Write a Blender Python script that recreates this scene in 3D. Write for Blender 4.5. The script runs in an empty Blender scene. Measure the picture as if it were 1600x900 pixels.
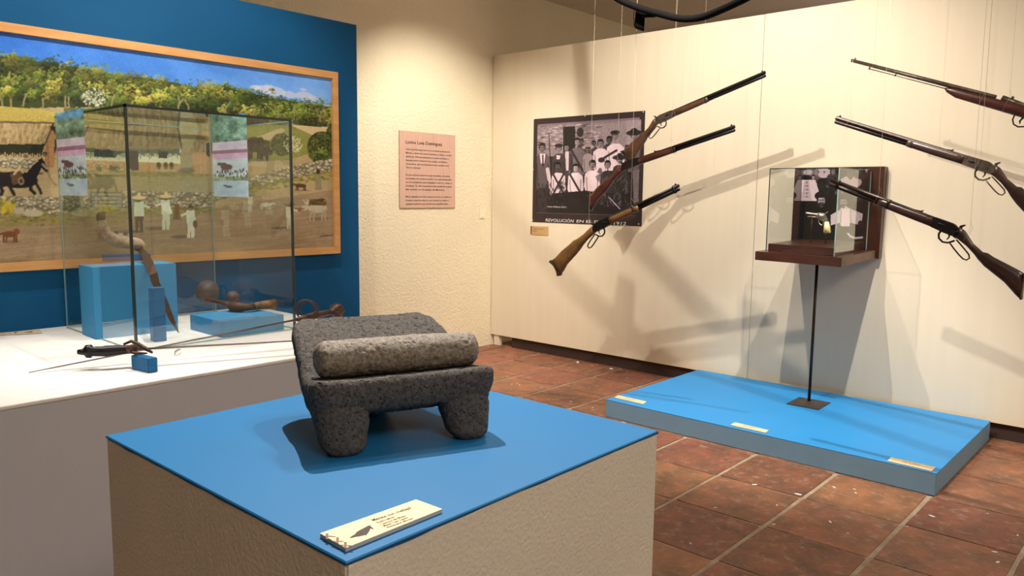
import bpy, bmesh, math, random
import numpy as np
from mathutils import Vector, Matrix, noise

random.seed(7)
RNG = np.random.default_rng(7)
scene = bpy.context.scene
COL = scene.collection

# ------------------------------------------------------------------ camera
CAM_H = 1.302
FOC = 1204.0                       # in pixels of the 1600 px wide frame
YAW, PITCH, ROLL = map(math.radians, (42.075, -6.798, 0.691))
FW = Vector((math.cos(PITCH) * math.cos(YAW), math.cos(PITCH) * math.sin(YAW), math.sin(PITCH)))
RT0 = Vector((math.sin(YAW), -math.cos(YAW), 0))
UP0 = RT0.cross(FW)
RT = RT0 * math.cos(ROLL) + UP0 * math.sin(ROLL)
UP = RT.cross(FW)
EYE = Vector((0, 0, CAM_H))
cam_data = bpy.data.cameras.new('camera')
cam = bpy.data.objects.new('camera', cam_data)
COL.objects.link(cam)
cam_data.sensor_width = 36.0
cam_data.lens = 36.0 * FOC / 1600.0
cam_data.clip_start = 0.02
cam.matrix_world = Matrix(((RT.x, UP.x, -FW.x, EYE.x), (RT.y, UP.y, -FW.y, EYE.y), (RT.z, UP.z, -FW.z, EYE.z), (0, 0, 0, 1)))
scene.camera = cam

# ------------------------------------------------------------------ world and exposure
world = bpy.data.worlds.new('world')
scene.world = world
world.use_nodes = True
world.node_tree.nodes['Background'].inputs[0].default_value = (0.9, 0.93, 1.0, 1)
world.node_tree.nodes['Background'].inputs[1].default_value = 0.3
scene.view_settings.view_transform = 'Standard'
scene.view_settings.look = 'None'
scene.view_settings.gamma = 1.0
scene.view_settings.use_curve_mapping = False
scene.view_settings.exposure = 0.78

# ------------------------------------------------------------------ lamps of the ceiling track, then added fill lights
WARM = (1.0, 0.93, 0.83)
WHITE = (1.0, 0.94, 0.86)


def spot(name, loc, target, power, angle, color=WARM, radius=0.03, blend=0.5):
    d = bpy.data.lights.new(name, 'SPOT')
    d.energy = power
    d.color = color
    d.spot_size = math.radians(angle)
    d.spot_blend = blend
    d.shadow_soft_size = radius
    o = bpy.data.objects.new(name, d)
    COL.objects.link(o)
    o.location = loc
    o.rotation_euler = (Vector(target) - Vector(loc)).to_track_quat('-Z', 'Y').to_euler()
    return o


def area(name, loc, target, power, size, color):
    d = bpy.data.lights.new(name, 'AREA')
    d.energy = power
    d.color = color
    d.shape = 'SQUARE'
    d.size = size
    o = bpy.data.objects.new(name, d)
    COL.objects.link(o)
    o.location = loc
    o.rotation_euler = (Vector(target) - Vector(loc)).to_track_quat('-Z', 'Y').to_euler()
    return o


spot('lamp_metate', (1.50, 1.95, 3.0), (0.80, 1.05, 0.9), 200, 34, WHITE, 0.008, 0.35)
spot('lamp_metate_side', (1.90, 1.45, 3.0), (0.82, 1.05, 0.9), 52, 40, WHITE, 0.008, 0.35)
spot('lamp_metate_rear', (1.92, 1.05, 3.0), (0.82, 1.05, 0.9), 30, 40, WHITE, 0.008, 0.35)
spot('lamp_rifles', (2.75, 1.77, 3.0), (4.86, 2.1, 0.9), 100, 98, WARM, 0.012, 0.7)
spot('lamp_rifles_second', (2.78, 2.25, 3.0), (4.86, 2.6, 1.1), 84, 96, WARM, 0.014, 0.7)
spot('lamp_platform', (3.10, 1.10, 3.0), (4.25, 1.55, 0.1), 150, 50, WHITE, 0.02, 0.6)
spot('lamp_painting', (0.8, 3.05, 3.0), (1.0, 3.9, 0.75), 44, 105, WHITE, 0.02, 0.6)
spot('lamp_painting_second', (2.0, 3.05, 3.0), (2.05, 3.9, 0.75), 44, 105, WHITE, 0.02, 0.6)
spot('lamp_plinth', (0.65, 3.5, 3.0), (0.75, 3.15, 0.65), 66, 46, WHITE, 0.01, 0.6)
spot('lamp_plinth_second', (1.7, 3.5, 3.0), (1.6, 3.1, 0.65), 66, 46, WHITE, 0.01, 0.6)
spot('lamp_text_panel', (3.6, 3.2, 3.0), (4.25, 4.64, 0.95), 118, 80, WARM, 0.02, 0.8)
area('fill_light', (0.2, -1.2, 3.0), (0.6, -0.6, 0), 32, 1.2, (1.0, 0.95, 0.88))  # unseen soft fill, added to lift the shaded faces
area('fill_light_second', (3.4, -1.4, 3.0), (3.4, -1.0, 0), 28, 1.2, (1.0, 0.95, 0.88))  # second added fill, no visible fixture
nl_ = bpy.data.lights.new('fill_next_room', 'POINT')  # unseen fill added behind the partition to brighten wall and ceiling there
nl_.energy = 22
nl_.color = (1.0, 0.9, 0.8)
nl_.shadow_soft_size = 0.15
no_ = bpy.data.objects.new('fill_next_room', nl_)
COL.objects.link(no_)
no_.location = (7.6, 1.2, 2.1)

# ------------------------------------------------------------------ pixel -> plane helpers (real points on real planes)


def ray(u, v):
    return FW + RT * ((u - 800) / FOC) - UP * ((v - 450) / FOC)


def ax(u, v, X):
    d = ray(u, v)
    return EYE + d * (X / d.x)


def ay(u, v, Y):
    d = ray(u, v)
    return EYE + d * (Y / d.y)


def az(u, v, Z):
    d = ray(u, v)
    return EYE + d * ((Z - CAM_H) / d.z)


def srgb(r, g, b):
    def f(c):
        c /= 255.0
        return c / 12.92 if c <= 0.04045 else ((c + 0.055) / 1.055) ** 2.4
    return (f(r), f(g), f(b), 1.0)


# ------------------------------------------------------------------ materials
def mat(name, color, rough=0.6, metal=0.0, noise_scale=0, noise_amt=0.0, color2=None, bump=0.0, bump_scale=200, bump_dist=0.002,
        spec=0.5, detail=4, rand=0.0, stretch=None, voronoi=0.0, vor_scale=150, coat=0.0, dust=0.0, pit=(0.12, 0.42)):
    m = bpy.data.materials.new(name)
    m.use_nodes = True
    nt = m.node_tree
    N, L = nt.nodes, nt.links
    b = N['Principled BSDF']
    b.inputs['Base Color'].default_value = color
    b.inputs['Roughness'].default_value = rough
    b.inputs['Metallic'].default_value = metal
    b.inputs['Specular IOR Level'].default_value = spec
    b.inputs['Coat Weight'].default_value = coat
    tc = N.new('ShaderNodeTexCoord')
    vec = tc.outputs['Object']
    if stretch:
        mp = N.new('ShaderNodeMapping')
        mp.inputs['Scale'].default_value = stretch
        L.new(vec, mp.inputs['Vector'])
        vec = mp.outputs['Vector']
    if rand:
        oi = N.new('ShaderNodeObjectInfo')
        ad = N.new('ShaderNodeVectorMath')
        ad.operation = 'MULTIPLY_ADD'
        cb = N.new('ShaderNodeCombineXYZ')
        for k in range(3):
            L.new(oi.outputs['Random'], cb.inputs[k])
        L.new(cb.outputs[0], ad.inputs[0])
        ad.inputs[1].default_value = (37, 71, 53)
        L.new(vec, ad.inputs[2])
        vec = ad.outputs[0]
    out = None
    if noise_scale:
        n = N.new('ShaderNodeTexNoise')
        n.inputs['Scale'].default_value = noise_scale
        n.inputs['Detail'].default_value = detail
        n.inputs['Roughness'].default_value = 0.6
        L.new(vec, n.inputs['Vector'])
        r = N.new('ShaderNodeValToRGB')
        r.color_ramp.elements[0].position = 0.5 - 0.25
        r.color_ramp.elements[1].position = 0.5 + 0.25
        c2 = color2 or tuple(max(0, c * (1 - noise_amt)) for c in color[:3]) + (1,)
        r.color_ramp.elements[0].color = c2
        r.color_ramp.elements[1].color = color
        L.new(n.outputs['Fac'], r.inputs['Fac'])
        out = r.outputs['Color']
        if rand:
            h = N.new('ShaderNodeHueSaturation')
            mr = N.new('ShaderNodeMapRange')
            mr.inputs['To Min'].default_value = 1 - rand
            mr.inputs['To Max'].default_value = 1 + rand
            L.new(oi.outputs['Random'], mr.inputs['Value'])
            L.new(mr.outputs[0], h.inputs['Value'])
            mr2 = N.new('ShaderNodeMapRange')
            mr2.inputs['To Min'].default_value = 0.485
            mr2.inputs['To Max'].default_value = 0.51
            ml = N.new('ShaderNodeMath')
            ml.operation = 'FRACT'
            ml2 = N.new('ShaderNodeMath')
            ml2.operation = 'MULTIPLY'
            ml2.inputs[1].default_value = 7.31
            L.new(oi.outputs['Random'], ml2.inputs[0])
            L.new(ml2.outputs[0], ml.inputs[0])
            L.new(ml.outputs[0], mr2.inputs['Value'])
            L.new(mr2.outputs[0], h.inputs['Hue'])
            L.new(out, h.inputs['Color'])
            out = h.outputs['Color']
        if dust:
            n3 = N.new('ShaderNodeTexNoise')
            n3.inputs['Scale'].default_value = 22
            n3.inputs['Detail'].default_value = 14
            n3.inputs['Roughness'].default_value = 0.72
            L.new(vec, n3.inputs['Vector'])
            r3 = N.new('ShaderNodeValToRGB')
            r3.color_ramp.elements[0].position = 0.52
            r3.color_ramp.elements[1].position = 0.78
            r3.color_ramp.elements[1].color = (dust, dust, dust, 1)
            L.new(n3.outputs['Fac'], r3.inputs['Fac'])
            m3 = N.new('ShaderNodeMix')
            m3.data_type = 'RGBA'
            L.new(r3.outputs['Color'], m3.inputs['Factor'])
            L.new(out, m3.inputs['A'])
            m3.inputs['B'].default_value = srgb(206, 182, 160)
            out = m3.outputs['Result']
        L.new(out, b.inputs['Base Color'])
    hgt = None
    if bump:
        n2 = N.new('ShaderNodeTexNoise')
        n2.inputs['Scale'].default_value = bump_scale
        n2.inputs['Detail'].default_value = 3
        L.new(vec, n2.inputs['Vector'])
        hgt = n2.outputs['Fac']
    if voronoi:
        v = N.new('ShaderNodeTexVoronoi')
        v.inputs['Scale'].default_value = vor_scale
        L.new(vec, v.inputs['Vector'])
        r2 = N.new('ShaderNodeValToRGB')
        r2.color_ramp.elements[0].position = pit[0]
        r2.color_ramp.elements[0].color = (0, 0, 0, 1)
        r2.color_ramp.elements[1].position = pit[1]
        L.new(v.outputs['Distance'], r2.inputs['Fac'])
        mx = N.new('ShaderNodeMath')
        mx.operation = 'MULTIPLY_ADD'
        mx.inputs[1].default_value = voronoi
        L.new(r2.outputs['Color'], mx.inputs[0])
        if hgt:
            L.new(hgt, mx.inputs[2])
        else:
            mx.inputs[2].default_value = 0
        hgt = mx.outputs[0]
        # the pores of the stone are a darker colour
        mm = N.new('ShaderNodeMix')
        mm.data_type = 'RGBA'
        mm.blend_type = 'MULTIPLY'
        mm.inputs['Factor'].default_value = 0.75
        if out:
            L.new(out, mm.inputs['A'])
        else:
            mm.inputs['A'].default_value = color
        L.new(r2.outputs['Color'], mm.inputs['B'])
        L.new(mm.outputs['Result'], b.inputs['Base Color'])
    if hgt:
        bp = N.new('ShaderNodeBump')
        bp.inputs['Strength'].default_value = max(bump, 0.6 if voronoi else bump)
        bp.inputs['Distance'].default_value = bump_dist
        L.new(hgt, bp.inputs['Height'])
        L.new(bp.outputs['Normal'], b.inputs['Normal'])
    return m


def glass_mat(name, tint, base=0.05, grow=0.9):
    m = bpy.data.materials.new(name)
    m.use_nodes = True
    nt = m.node_tree
    N, L = nt.nodes, nt.links
    N.remove(N['Principled BSDF'])
    o = N['Material Output']
    t = N.new('ShaderNodeBsdfTransparent')
    t.inputs[0].default_value = tint
    g = N.new('ShaderNodeBsdfGlossy')
    g.inputs['Roughness'].default_value = 0.0
    g.inputs['Color'].default_value = (0.95, 1, 0.98, 1)
    f = N.new('ShaderNodeFresnel')
    f.inputs['IOR'].default_value = 1.5
    ge = N.new('ShaderNodeNewGeometry')
    inv = N.new('ShaderNodeMath')          # the rear side of a sheet must not act as a total mirror
    inv.operation = 'SUBTRACT'
    inv.inputs[0].default_value = 1.0
    L.new(ge.outputs['Backfacing'], inv.inputs[1])
    mu = N.new('ShaderNodeMath')
    mu.operation = 'MULTIPLY'
    mu.use_clamp = True
    L.new(f.outputs[0], mu.inputs[0])
    L.new(inv.outputs[0], mu.inputs[1])
    m2 = N.new('ShaderNodeMath')
    m2.operation = 'MULTIPLY'
    m2.use_clamp = True
    m2.inputs[1].default_value = 1.9
    L.new(mu.outputs[0], m2.inputs[0])
    mx = N.new('ShaderNodeMixShader')
    L.new(m2.outputs[0], mx.inputs[0])
    L.new(t.outputs[0], mx.inputs[1])
    L.new(g.outputs[0], mx.inputs[2])
    L.new(mx.outputs[0], o.inputs['Surface'])
    return m


def vcol_mat(name, rough=0.6, spec=0.3):
    m = bpy.data.materials.new(name)
    m.use_nodes = True
    nt = m.node_tree
    b = nt.nodes['Principled BSDF']
    a = nt.nodes.new('ShaderNodeAttribute')
    a.attribute_name = 'paint'
    n = nt.nodes.new('ShaderNodeTexNoise')
    n.inputs['Scale'].default_value = 350
    bp = nt.nodes.new('ShaderNodeBump')
    bp.inputs['Strength'].default_value = 0.08
    bp.inputs['Distance'].default_value = 0.001
    nt.links.new(a.outputs['Color'], b.inputs['Base Color'])
    nt.links.new(n.outputs['Fac'], bp.inputs['Height'])
    nt.links.new(bp.outputs['Normal'], b.inputs['Normal'])
    b.inputs['Roughness'].default_value = rough
    b.inputs['Specular IOR Level'].default_value = spec
    return m


M = {}
M['stucco'] = mat('stucco', srgb(236, 222, 190), 0.85, noise_scale=3, noise_amt=0.06, bump=0.8, bump_scale=62, bump_dist=0.009, spec=0.2)
M['board'] = mat('board', srgb(232, 218, 192), 0.6, noise_scale=2.5, noise_amt=0.05, bump=0.06, bump_scale=160, spec=0.3, stretch=(1, 6, 0.5))
M['box_paint'] = mat('box_paint', srgb(214, 204, 188), 0.6, noise_scale=5, noise_amt=0.06, bump=0.25, bump_scale=190, bump_dist=0.002, spec=0.3)
M['box_rough'] = mat('box_rough', srgb(206, 198, 182), 0.6, noise_scale=7, noise_amt=0.08, bump=0.7, bump_scale=150, bump_dist=0.003, spec=0.4)
M['plinth_paint'] = mat('plinth_paint', srgb(196, 200, 208), 0.6, noise_scale=5, noise_amt=0.05, bump=0.3, bump_scale=170, bump_dist=0.002, spec=0.3)
M['white_top'] = mat('white_top', srgb(246, 242, 236), 0.55, noise_scale=6, noise_amt=0.05, bump=0.03, spec=0.3)
M['blue_wall'] = mat('blue_wall', srgb(4, 84, 132), 0.7, noise_scale=2, noise_amt=0.1, bump=0.08, bump_scale=120, spec=0.25)
M['blue_top'] = mat('blue_top', srgb(18, 102, 154), 0.55, noise_scale=3, noise_amt=0.05, bump=0.06, bump_scale=250, spec=0.3)
M['blue_edge'] = mat('blue_edge', srgb(14, 70, 112), 0.6, spec=0.3)
M['blue_platform'] = mat('blue_platform', srgb(44, 142, 210), 0.5, noise_scale=3, noise_amt=0.05, bump=0.05, bump_scale=250, spec=0.3)
M['blue_platform_side'] = mat('blue_platform_side', srgb(122, 158, 184), 0.6, noise_scale=6, noise_amt=0.1, bump=0.2, bump_scale=120, spec=0.3)
M['blue_block'] = mat('blue_block', srgb(14, 104, 160), 0.55, noise_scale=6, noise_amt=0.12, bump=0.1, bump_scale=150, spec=0.3)
M['blue_case_block'] = mat('blue_case_block', srgb(60, 142, 192), 0.55, noise_scale=6, noise_amt=0.08, bump=0.1, bump_scale=150, spec=0.3)
M['frame_wood'] = mat('frame_wood', srgb(226, 174, 110), 0.45, noise_scale=14, color2=srgb(204, 142, 80), bump=0.1, stretch=(0.25, 1, 2), bump_scale=60)
M['dark_wood'] = mat('dark_wood', srgb(70, 34, 22), 0.35, noise_scale=12, color2=srgb(44, 20, 13), stretch=(1, 0.2, 1), coat=0.2)
M['side_wood'] = mat('side_wood', srgb(112, 82, 60), 0.5, noise_scale=12, color2=srgb(84, 56, 40), stretch=(1, 0.2, 1))
M['tile'] = mat('tile', srgb(162, 102, 72), 0.5, noise_scale=9, color2=srgb(98, 74, 58), bump=0.45, bump_scale=60, bump_dist=0.004, rand=0.22, detail=12, spec=0.35, dust=0.5)
M['grout'] = mat('grout', srgb(190, 174, 150), 0.9, noise_scale=9, color2=srgb(136, 116, 94), bump=0.5, bump_scale=90, bump_dist=0.003)
M['ceiling'] = mat('ceiling', srgb(226, 212, 200), 0.9, noise_scale=3, noise_amt=0.05)
M['beam'] = mat('beam', srgb(186, 168, 158), 0.9, noise_scale=3, noise_amt=0.06)
M['black_metal'] = mat('black_metal', srgb(7, 6, 6), 0.85, noise_scale=20, noise_amt=0.2, spec=0.1)
M['stone'] = mat('stone', srgb(100, 94, 88), 0.85, noise_scale=170, color2=srgb(40, 37, 36), bump=1.0, bump_scale=420, bump_dist=0.003, voronoi=1.6, vor_scale=135, detail=6, spec=0.3, pit=(0.06, 0.24))
M['mano_stone'] = mat('mano_stone', srgb(150, 136, 118), 0.6, noise_scale=150, color2=srgb(78, 70, 62), bump=0.9, bump_scale=480, bump_dist=0.002, voronoi=1.1, vor_scale=230, detail=6, spec=0.5, pit=(0.05, 0.26))
M['card'] = mat('card', srgb(226, 202, 158), 0.6, noise_scale=20, noise_amt=0.03)
M['card_grey'] = mat('card_grey', srgb(170, 168, 168), 0.6)
M['panel_pink'] = mat('panel_pink', srgb(214, 176, 156), 0.6, noise_scale=22, color2=srgb(202, 160, 140), stretch=(3, 1, 0.3))
M['ink'] = mat('ink', srgb(52, 34, 28), 0.7)
M['ink_light'] = mat('ink_light', srgb(120, 84, 66), 0.7)
M['white_ink'] = mat('white_ink', srgb(236, 230, 226), 0.7)
M['ochre_card'] = mat('ochre_card', srgb(198, 160, 108), 0.6)
M['photo_black'] = mat('photo_black', srgb(48, 34, 36), 0.5)
M['photo_mauve'] = mat('photo_mauve', srgb(128, 108, 120), 0.5)
M['glass'] = glass_mat('glass', (0.982, 0.994, 0.990, 1))
M['glass_edge'] = mat('glass_edge', srgb(16, 44, 48), 0.15, spec=0.8)
M['glass_edge_pale'] = mat('glass_edge_pale', srgb(128, 158, 152), 0.15, spec=0.8)
M['gun_metal'] = mat('gun_metal', srgb(64, 54, 50), 0.35, metal=0.7, noise_scale=30, color2=srgb(44, 34, 32), bump=0.05)
M['gun_worn'] = mat('gun_worn', srgb(112, 100, 88), 0.42, metal=0.7, noise_scale=40, color2=srgb(66, 56, 50), bump=0.08)
M['gun_dark'] = mat('gun_dark', srgb(34, 30, 32), 0.4, metal=0.5, noise_scale=30, noise_amt=0.3)
M['wood_brown'] = mat('wood_brown', srgb(92, 60, 38), 0.4, noise_scale=14, color2=srgb(52, 32, 20), stretch=(1, 1.6, 1.6), coat=0.15)
M['wood_red'] = mat('wood_red', srgb(88, 38, 27), 0.35, noise_scale=12, color2=srgb(52, 22, 16), stretch=(1, 1.6, 1.6), coat=0.2)
M['wood_gold'] = mat('wood_gold', srgb(136, 96, 50), 0.5, noise_scale=16, color2=srgb(84, 56, 30), stretch=(1, 1.6, 1.6))
M['wood_dark'] = mat('wood_dark', srgb(66, 40, 32), 0.35, noise_scale=14, color2=srgb(38, 22, 18), stretch=(1, 1.6, 1.6), coat=0.2)
M['thread'] = mat('thread', srgb(180, 166, 140), 0.5)
M['rust'] = mat('rust', srgb(98, 66, 50), 0.6, metal=0.3, noise_scale=50, color2=srgb(52, 38, 34), bump=0.3, bump_scale=120)
M['steel'] = mat('steel', srgb(110, 98, 96), 0.45, metal=0.6, noise_scale=20, color2=srgb(76, 60, 58))
M['nickel'] = mat('nickel', srgb(214, 206, 194), 0.22, metal=0.9, noise_scale=60, noise_amt=0.25)
M['ivory'] = mat('ivory', srgb(244, 224, 170), 0.4, noise_scale=20, noise_amt=0.1)
M['horn'] = mat('horn', srgb(222, 198, 162), 0.5, noise_scale=34, color2=srgb(122, 98, 82), bump=0.4, bump_scale=70, stretch=(1, 1, 1))
M['horn_dark'] = mat('horn_dark', srgb(112, 84, 72), 0.5, noise_scale=40, color2=srgb(70, 50, 44), bump=0.4, bump_scale=90)
M['iron_ball'] = mat('iron_ball', srgb(92, 78, 74), 0.55, noise_scale=30, color2=srgb(64, 52, 52), bump=0.3, bump_scale=110, spec=0.5)
M['grip_wood'] = mat('grip_wood', srgb(150, 104, 60), 0.5, noise_scale=40, color2=srgb(58, 38, 28), bump=0.4, bump_scale=90)
M['plate_iron'] = mat('plate_iron', srgb(96, 86, 80), 0.5, metal=0.4, noise_scale=18, color2=srgb(62, 50, 46), bump=0.1)
M['white_plastic'] = mat('white_plastic', srgb(236, 224, 196), 0.5)
M['chip'] = mat('chip', srgb(238, 234, 226), 0.7)
M['paint'] = vcol_mat('paint', 0.45, 0.4)
M['print'] = vcol_mat('print', 0.35, 0.4)


# ------------------------------------------------------------------ mesh helpers
def link(name, bm, material, parent=None, smooth=False):
    me = bpy.data.meshes.new(name)
    bmesh.ops.recalc_face_normals(bm, faces=bm.faces[:])
    bm.to_mesh(me)
    bm.free()
    if smooth:
        me.polygons.foreach_set('use_smooth', [True] * len(me.polygons))
    for m in (material if isinstance(material, (list, tuple)) else [material]):
        me.materials.append(m)
    o = bpy.data.objects.new(name, me)
    COL.objects.link(o)
    if parent:
        o.parent = parent
    if name in ('lettering', 'drawn_fence'):
        o['kind'] = 'stuff'
    return o


def tag(o, label, cat, group=None):
    o['label'] = label
    o['category'] = cat
    if group:
        o['group'] = group
    return o


def struct(o):
    o['kind'] = 'structure'
    return o


def thing(name, label, cat, loc=(0, 0, 0), group=None):
    o = bpy.data.objects.new(name, None)
    COL.objects.link(o)
    o.location = loc
    o.empty_display_size = 0.05
    tag(o, label, cat, group)
    return o


def keep(o, parent):
    """parent o to an Empty that only has a location, geometry stays where it was built"""
    o.parent = parent
    o.location = (-parent.location.x, -parent.location.y, -parent.location.z)
    return o


def box(bm, x0, x1, y0, y1, z0, z1, bev=0.0, seg=2):
    vs = [bm.verts.new((x, y, z)) for x in (x0, x1) for y in (y0, y1) for z in (z0, z1)]
    fs = [(0, 1, 3, 2), (4, 6, 7, 5), (0, 4, 5, 1), (2, 3, 7, 6), (0, 2, 6, 4), (1, 5, 7, 3)]
    faces = [bm.faces.new([vs[i] for i in f]) for f in fs]
    if bev:
        es = list({e for f in faces for e in f.edges})
        bmesh.ops.bevel(bm, geom=es, offset=bev, segments=seg, affect='EDGES', clamp_overlap=True)
    return faces


def prism(bm, pts, d, bev=0.0):
    """polygon pts (Vectors), pushed by vector d"""
    a = [bm.verts.new(p) for p in pts]
    b = [bm.verts.new(Vector(p) + Vector(d)) for p in pts]
    fs = [bm.faces.new(a), bm.faces.new(b[::-1])]
    n = len(pts)
    for i in range(n):
        fs.append(bm.faces.new((a[i], b[i], b[(i + 1) % n], a[(i + 1) % n])))
    if bev:
        es = list({e for f in fs for e in f.edges})
        bmesh.ops.bevel(bm, geom=es, offset=bev, segments=2, affect='EDGES', clamp_overlap=True)


def tube(bm, pts, r, n=8, caps=True, squash=1.0):
    pts = [Vector(p) for p in pts]
    rs = r if isinstance(r, (list, tuple)) else [r] * len(pts)
    t = (pts[1] - pts[0]).normalized()
    ref = Vector((0, 0, 1)) if abs(t.z) < 0.9 else Vector((1, 0, 0))
    nrm = t.cross(ref).normalized()
    rings = []
    for i, p in enumerate(pts):
        if 0 < i < len(pts) - 1:
            t2 = ((pts[i + 1] - p).normalized() + (p - pts[i - 1]).normalized()).normalized()
        elif i == 0:
            t2 = (pts[1] - pts[0]).normalized()
        else:
            t2 = (pts[-1] - pts[-2]).normalized()
        nrm = (nrm - t2 * nrm.dot(t2)).normalized()
        bn = t2.cross(nrm)
        rings.append([bm.verts.new(p + nrm * (rs[i] * math.cos(a)) + bn * (rs[i] * squash * math.sin(a)))
                      for a in [2 * math.pi * k / n for k in range(n)]])
    for a, b in zip(rings, rings[1:]):
        for k in range(n):
            bm.faces.new((a[k], a[(k + 1) % n], b[(k + 1) % n], b[k]))
    if caps:
        bm.faces.new(rings[0][::-1])
        bm.faces.new(rings[-1])


def loft(bm, secs, n=16, p=2.6):
    """secs: (top(x,y), bottom(x,y), half width) in the local gun plane, superelliptic rings"""
    rings = []
    for (xt, yt), (xb, yb), w in secs:
        c = Vector(((xt + xb) / 2, (yt + yb) / 2, 0))
        h = Vector(((xt - xb) / 2, (yt - yb) / 2, 0))
        ring = []
        for k in range(n):
            a = 2 * math.pi * k / n
            ca, sa = math.cos(a), math.sin(a)
            u = math.copysign(abs(ca) ** (2 / p), ca)
            s = math.copysign(abs(sa) ** (2 / p), sa)
            ring.append(bm.verts.new(c + h * u + Vector((0, 0, w * s))))
        rings.append(ring)
    for a, b in zip(rings, rings[1:]):
        for k in range(n):
            bm.faces.new((a[k], a[(k + 1) % n], b[(k + 1) % n], b[k]))
    bm.faces.new(rings[0][::-1])
    bm.faces.new(rings[-1])


def sphere(bm, c, r, sx=1, sy=1, sz=1, seg=20):
    mtx = Matrix.Translation(c) @ Matrix.Diagonal((sx, sy, sz, 1))
    bmesh.ops.create_uvsphere(bm, u_segments=seg, v_segments=seg // 2 + 2, radius=r, matrix=mtx)


def roughen(bm, amt, sc, seed=0.0):
    for v in bm.verts:
        d = noise.noise_vector(v.co * sc + Vector((seed, seed, seed)))
        v.co += d * amt


FONT_CACHE = {}


def text_into(bm, s, origin, ex, ey, height, width=None, lift=0.0, slant=0.0, bold=0.012):
    """flat lettering: origin = left end of the base line; ex, ey unit vectors of the surface"""
    cu = bpy.data.curves.new('txt', 'FONT')
    cu.body = s
    cu.resolution_u = 2
    cu.offset = bold
    o = bpy.data.objects.new('txt', cu)
    COL.objects.link(o)
    dg = bpy.context.evaluated_depsgraph_get()
    me = bpy.data.meshes.new_from_object(o.evaluated_get(dg))
    bpy.data.objects.remove(o)
    bpy.data.curves.remove(cu)
    n = len(me.vertices)
    co = np.empty(n * 3, np.float32)
    me.vertices.foreach_get('co', co)
    co = co.reshape(-1, 3)
    w = co[:, 0].max() if n else 1
    k = height / 0.72
    kx = (width / w) if width else k
    nz = ex.cross(ey)
    vs = [bm.verts.new(origin + ex * float(c[0] * kx + c[1] * slant * k) + ey * float(c[1] * k) + nz * lift) for c in co]
    for p in me.polygons:
        try:
            bm.faces.new([vs[i] for i in p.vertices])
        except ValueError:
            pass
    bpy.data.meshes.remove(me)


# ------------------------------------------------------------------ the setting
CEIL = 3.06
WX = 4.859            # face of the white partition
LY = 4.637            # face of the left wall
BY = 4.066            # face of the free standing blue board
BX1, BZT = 3.026, 2.352

bm = bmesh.new()
box(bm, -3.2, 9.0, -3.0, 4.9, -0.12, -0.004)
floor = struct(link('floor', bm, M['grout']))

# terracotta tiles, each its own piece
tile_meshes = []
for k in range(6):
    bm = bmesh.new()
    r = random.Random(k)
    hx_, hy_ = 0.1982, 0.1935
    corners = []
    for cx, cy in ((-1, -1), (1, -1), (1, 1), (-1, 1)):
        corners.append((cx * (hx_ + r.uniform(-0.0025, 0.001)), cy * (hy_ + r.uniform(-0.0025, 0.001))))
    ring = []
    for i in range(4):
        a, b = corners[i], corners[(i + 1) % 4]
        for t in (0.012, 0.5, 0.988):
            w = r.uniform(-0.002, 0.002) if t == 0.5 else 0
            ring.append((a[0] + (b[0] - a[0]) * t + w, a[1] + (b[1] - a[1]) * t + w))
    top = [bm.verts.new((x * 0.992, y * 0.992, 0)) for x, y in ring]
    low = [bm.verts.new((x, y, -0.0025)) for x, y in ring]
    bot = [bm.verts.new((x, y, -0.0045)) for x, y in ring]
    bm.faces.new(top)
    for a, b in ((top, low), (low, bot)):
        for i in range(12):
            bm.faces.new((a[i], b[i], b[(i + 1) % 12], a[(i + 1) % 12]))
    me = bpy.data.meshes.new('tile')
    bmesh.ops.recalc_face_normals(bm, faces=bm.faces[:])
    bm.to_mesh(me)
    bm.free()
    me.materials.append(M['tile'])
    tile_meshes.append(me)
GX, GY, TP = 3.281, 1.632, 0.405
for j in range(-8, 8):
    row_shift = random.uniform(-0.02, 0.02)
    for i in range(-9, 8):
        cx = GX + (i + 0.5) * TP + row_shift
        cy = GY + (j + 0.5) * TP
        o = bpy.data.objects.new('tile', random.choice(tile_meshes))
        COL.objects.link(o)
        o.parent = floor
        sy = 1.0
        if cy + TP / 2 > LY - 0.01:
            y0 = cy - TP / 2
            if LY - y0 < 0.05:
                bpy.data.objects.remove(o)
                continue
            sy = (LY - 0.012 - y0) / TP
            cy = y0 + (LY - 0.012 - y0) / 2
        o.location = (cx, cy, random.uniform(-0.0006, 0.0008))
        o.rotation_euler = (random.uniform(-.003, .003), random.uniform(-.003, .003), random.uniform(-.006, .006) + math.pi * random.randrange(2))
        o.scale = (1, sy, 1)

# plaster crumbs on the floor
crumbs = bmesh.new()
for (u, v, s) in [(907, 565, 9), (925, 571, 3), (955, 576, 7), (983, 580, 3), (800, 600, 3), (808, 599, 3), (812, 601, 3), (892, 627, 3), (926, 637, 3),
                  (1118, 793, 3), (1079, 849, 3), (1209, 819, 3), (1179, 757, 5), (1247, 772, 6), (1297, 815, 4), (1303, 761, 4), (1335, 764, 3), (1337, 770, 3),
                  (1456, 806, 5), (1554, 862, 4), (1559, 878, 4), (1590, 836, 3), (1325, 833, 2), (1214, 789, 3), (1418, 822, 2), (1543, 802, 2), (763, 541, 4)]:
    c = az(u, v, 0.002)
    if c.x > 4.8:
        c.x = 4.8
    r = s * 0.0022
    n = 6
    bmesh.ops.create_icosphere(crumbs, subdivisions=1, radius=r, matrix=Matrix.Translation((c.x, c.y, 0.0015)) @ Matrix.Rotation(random.random() * 3, 4, 'Z') @ Matrix.Diagonal((1.4, 0.6, 0.22, 1)))
o = link('plaster_crumbs', crumbs, M['chip'])
o['kind'] = 'stuff'
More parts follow.
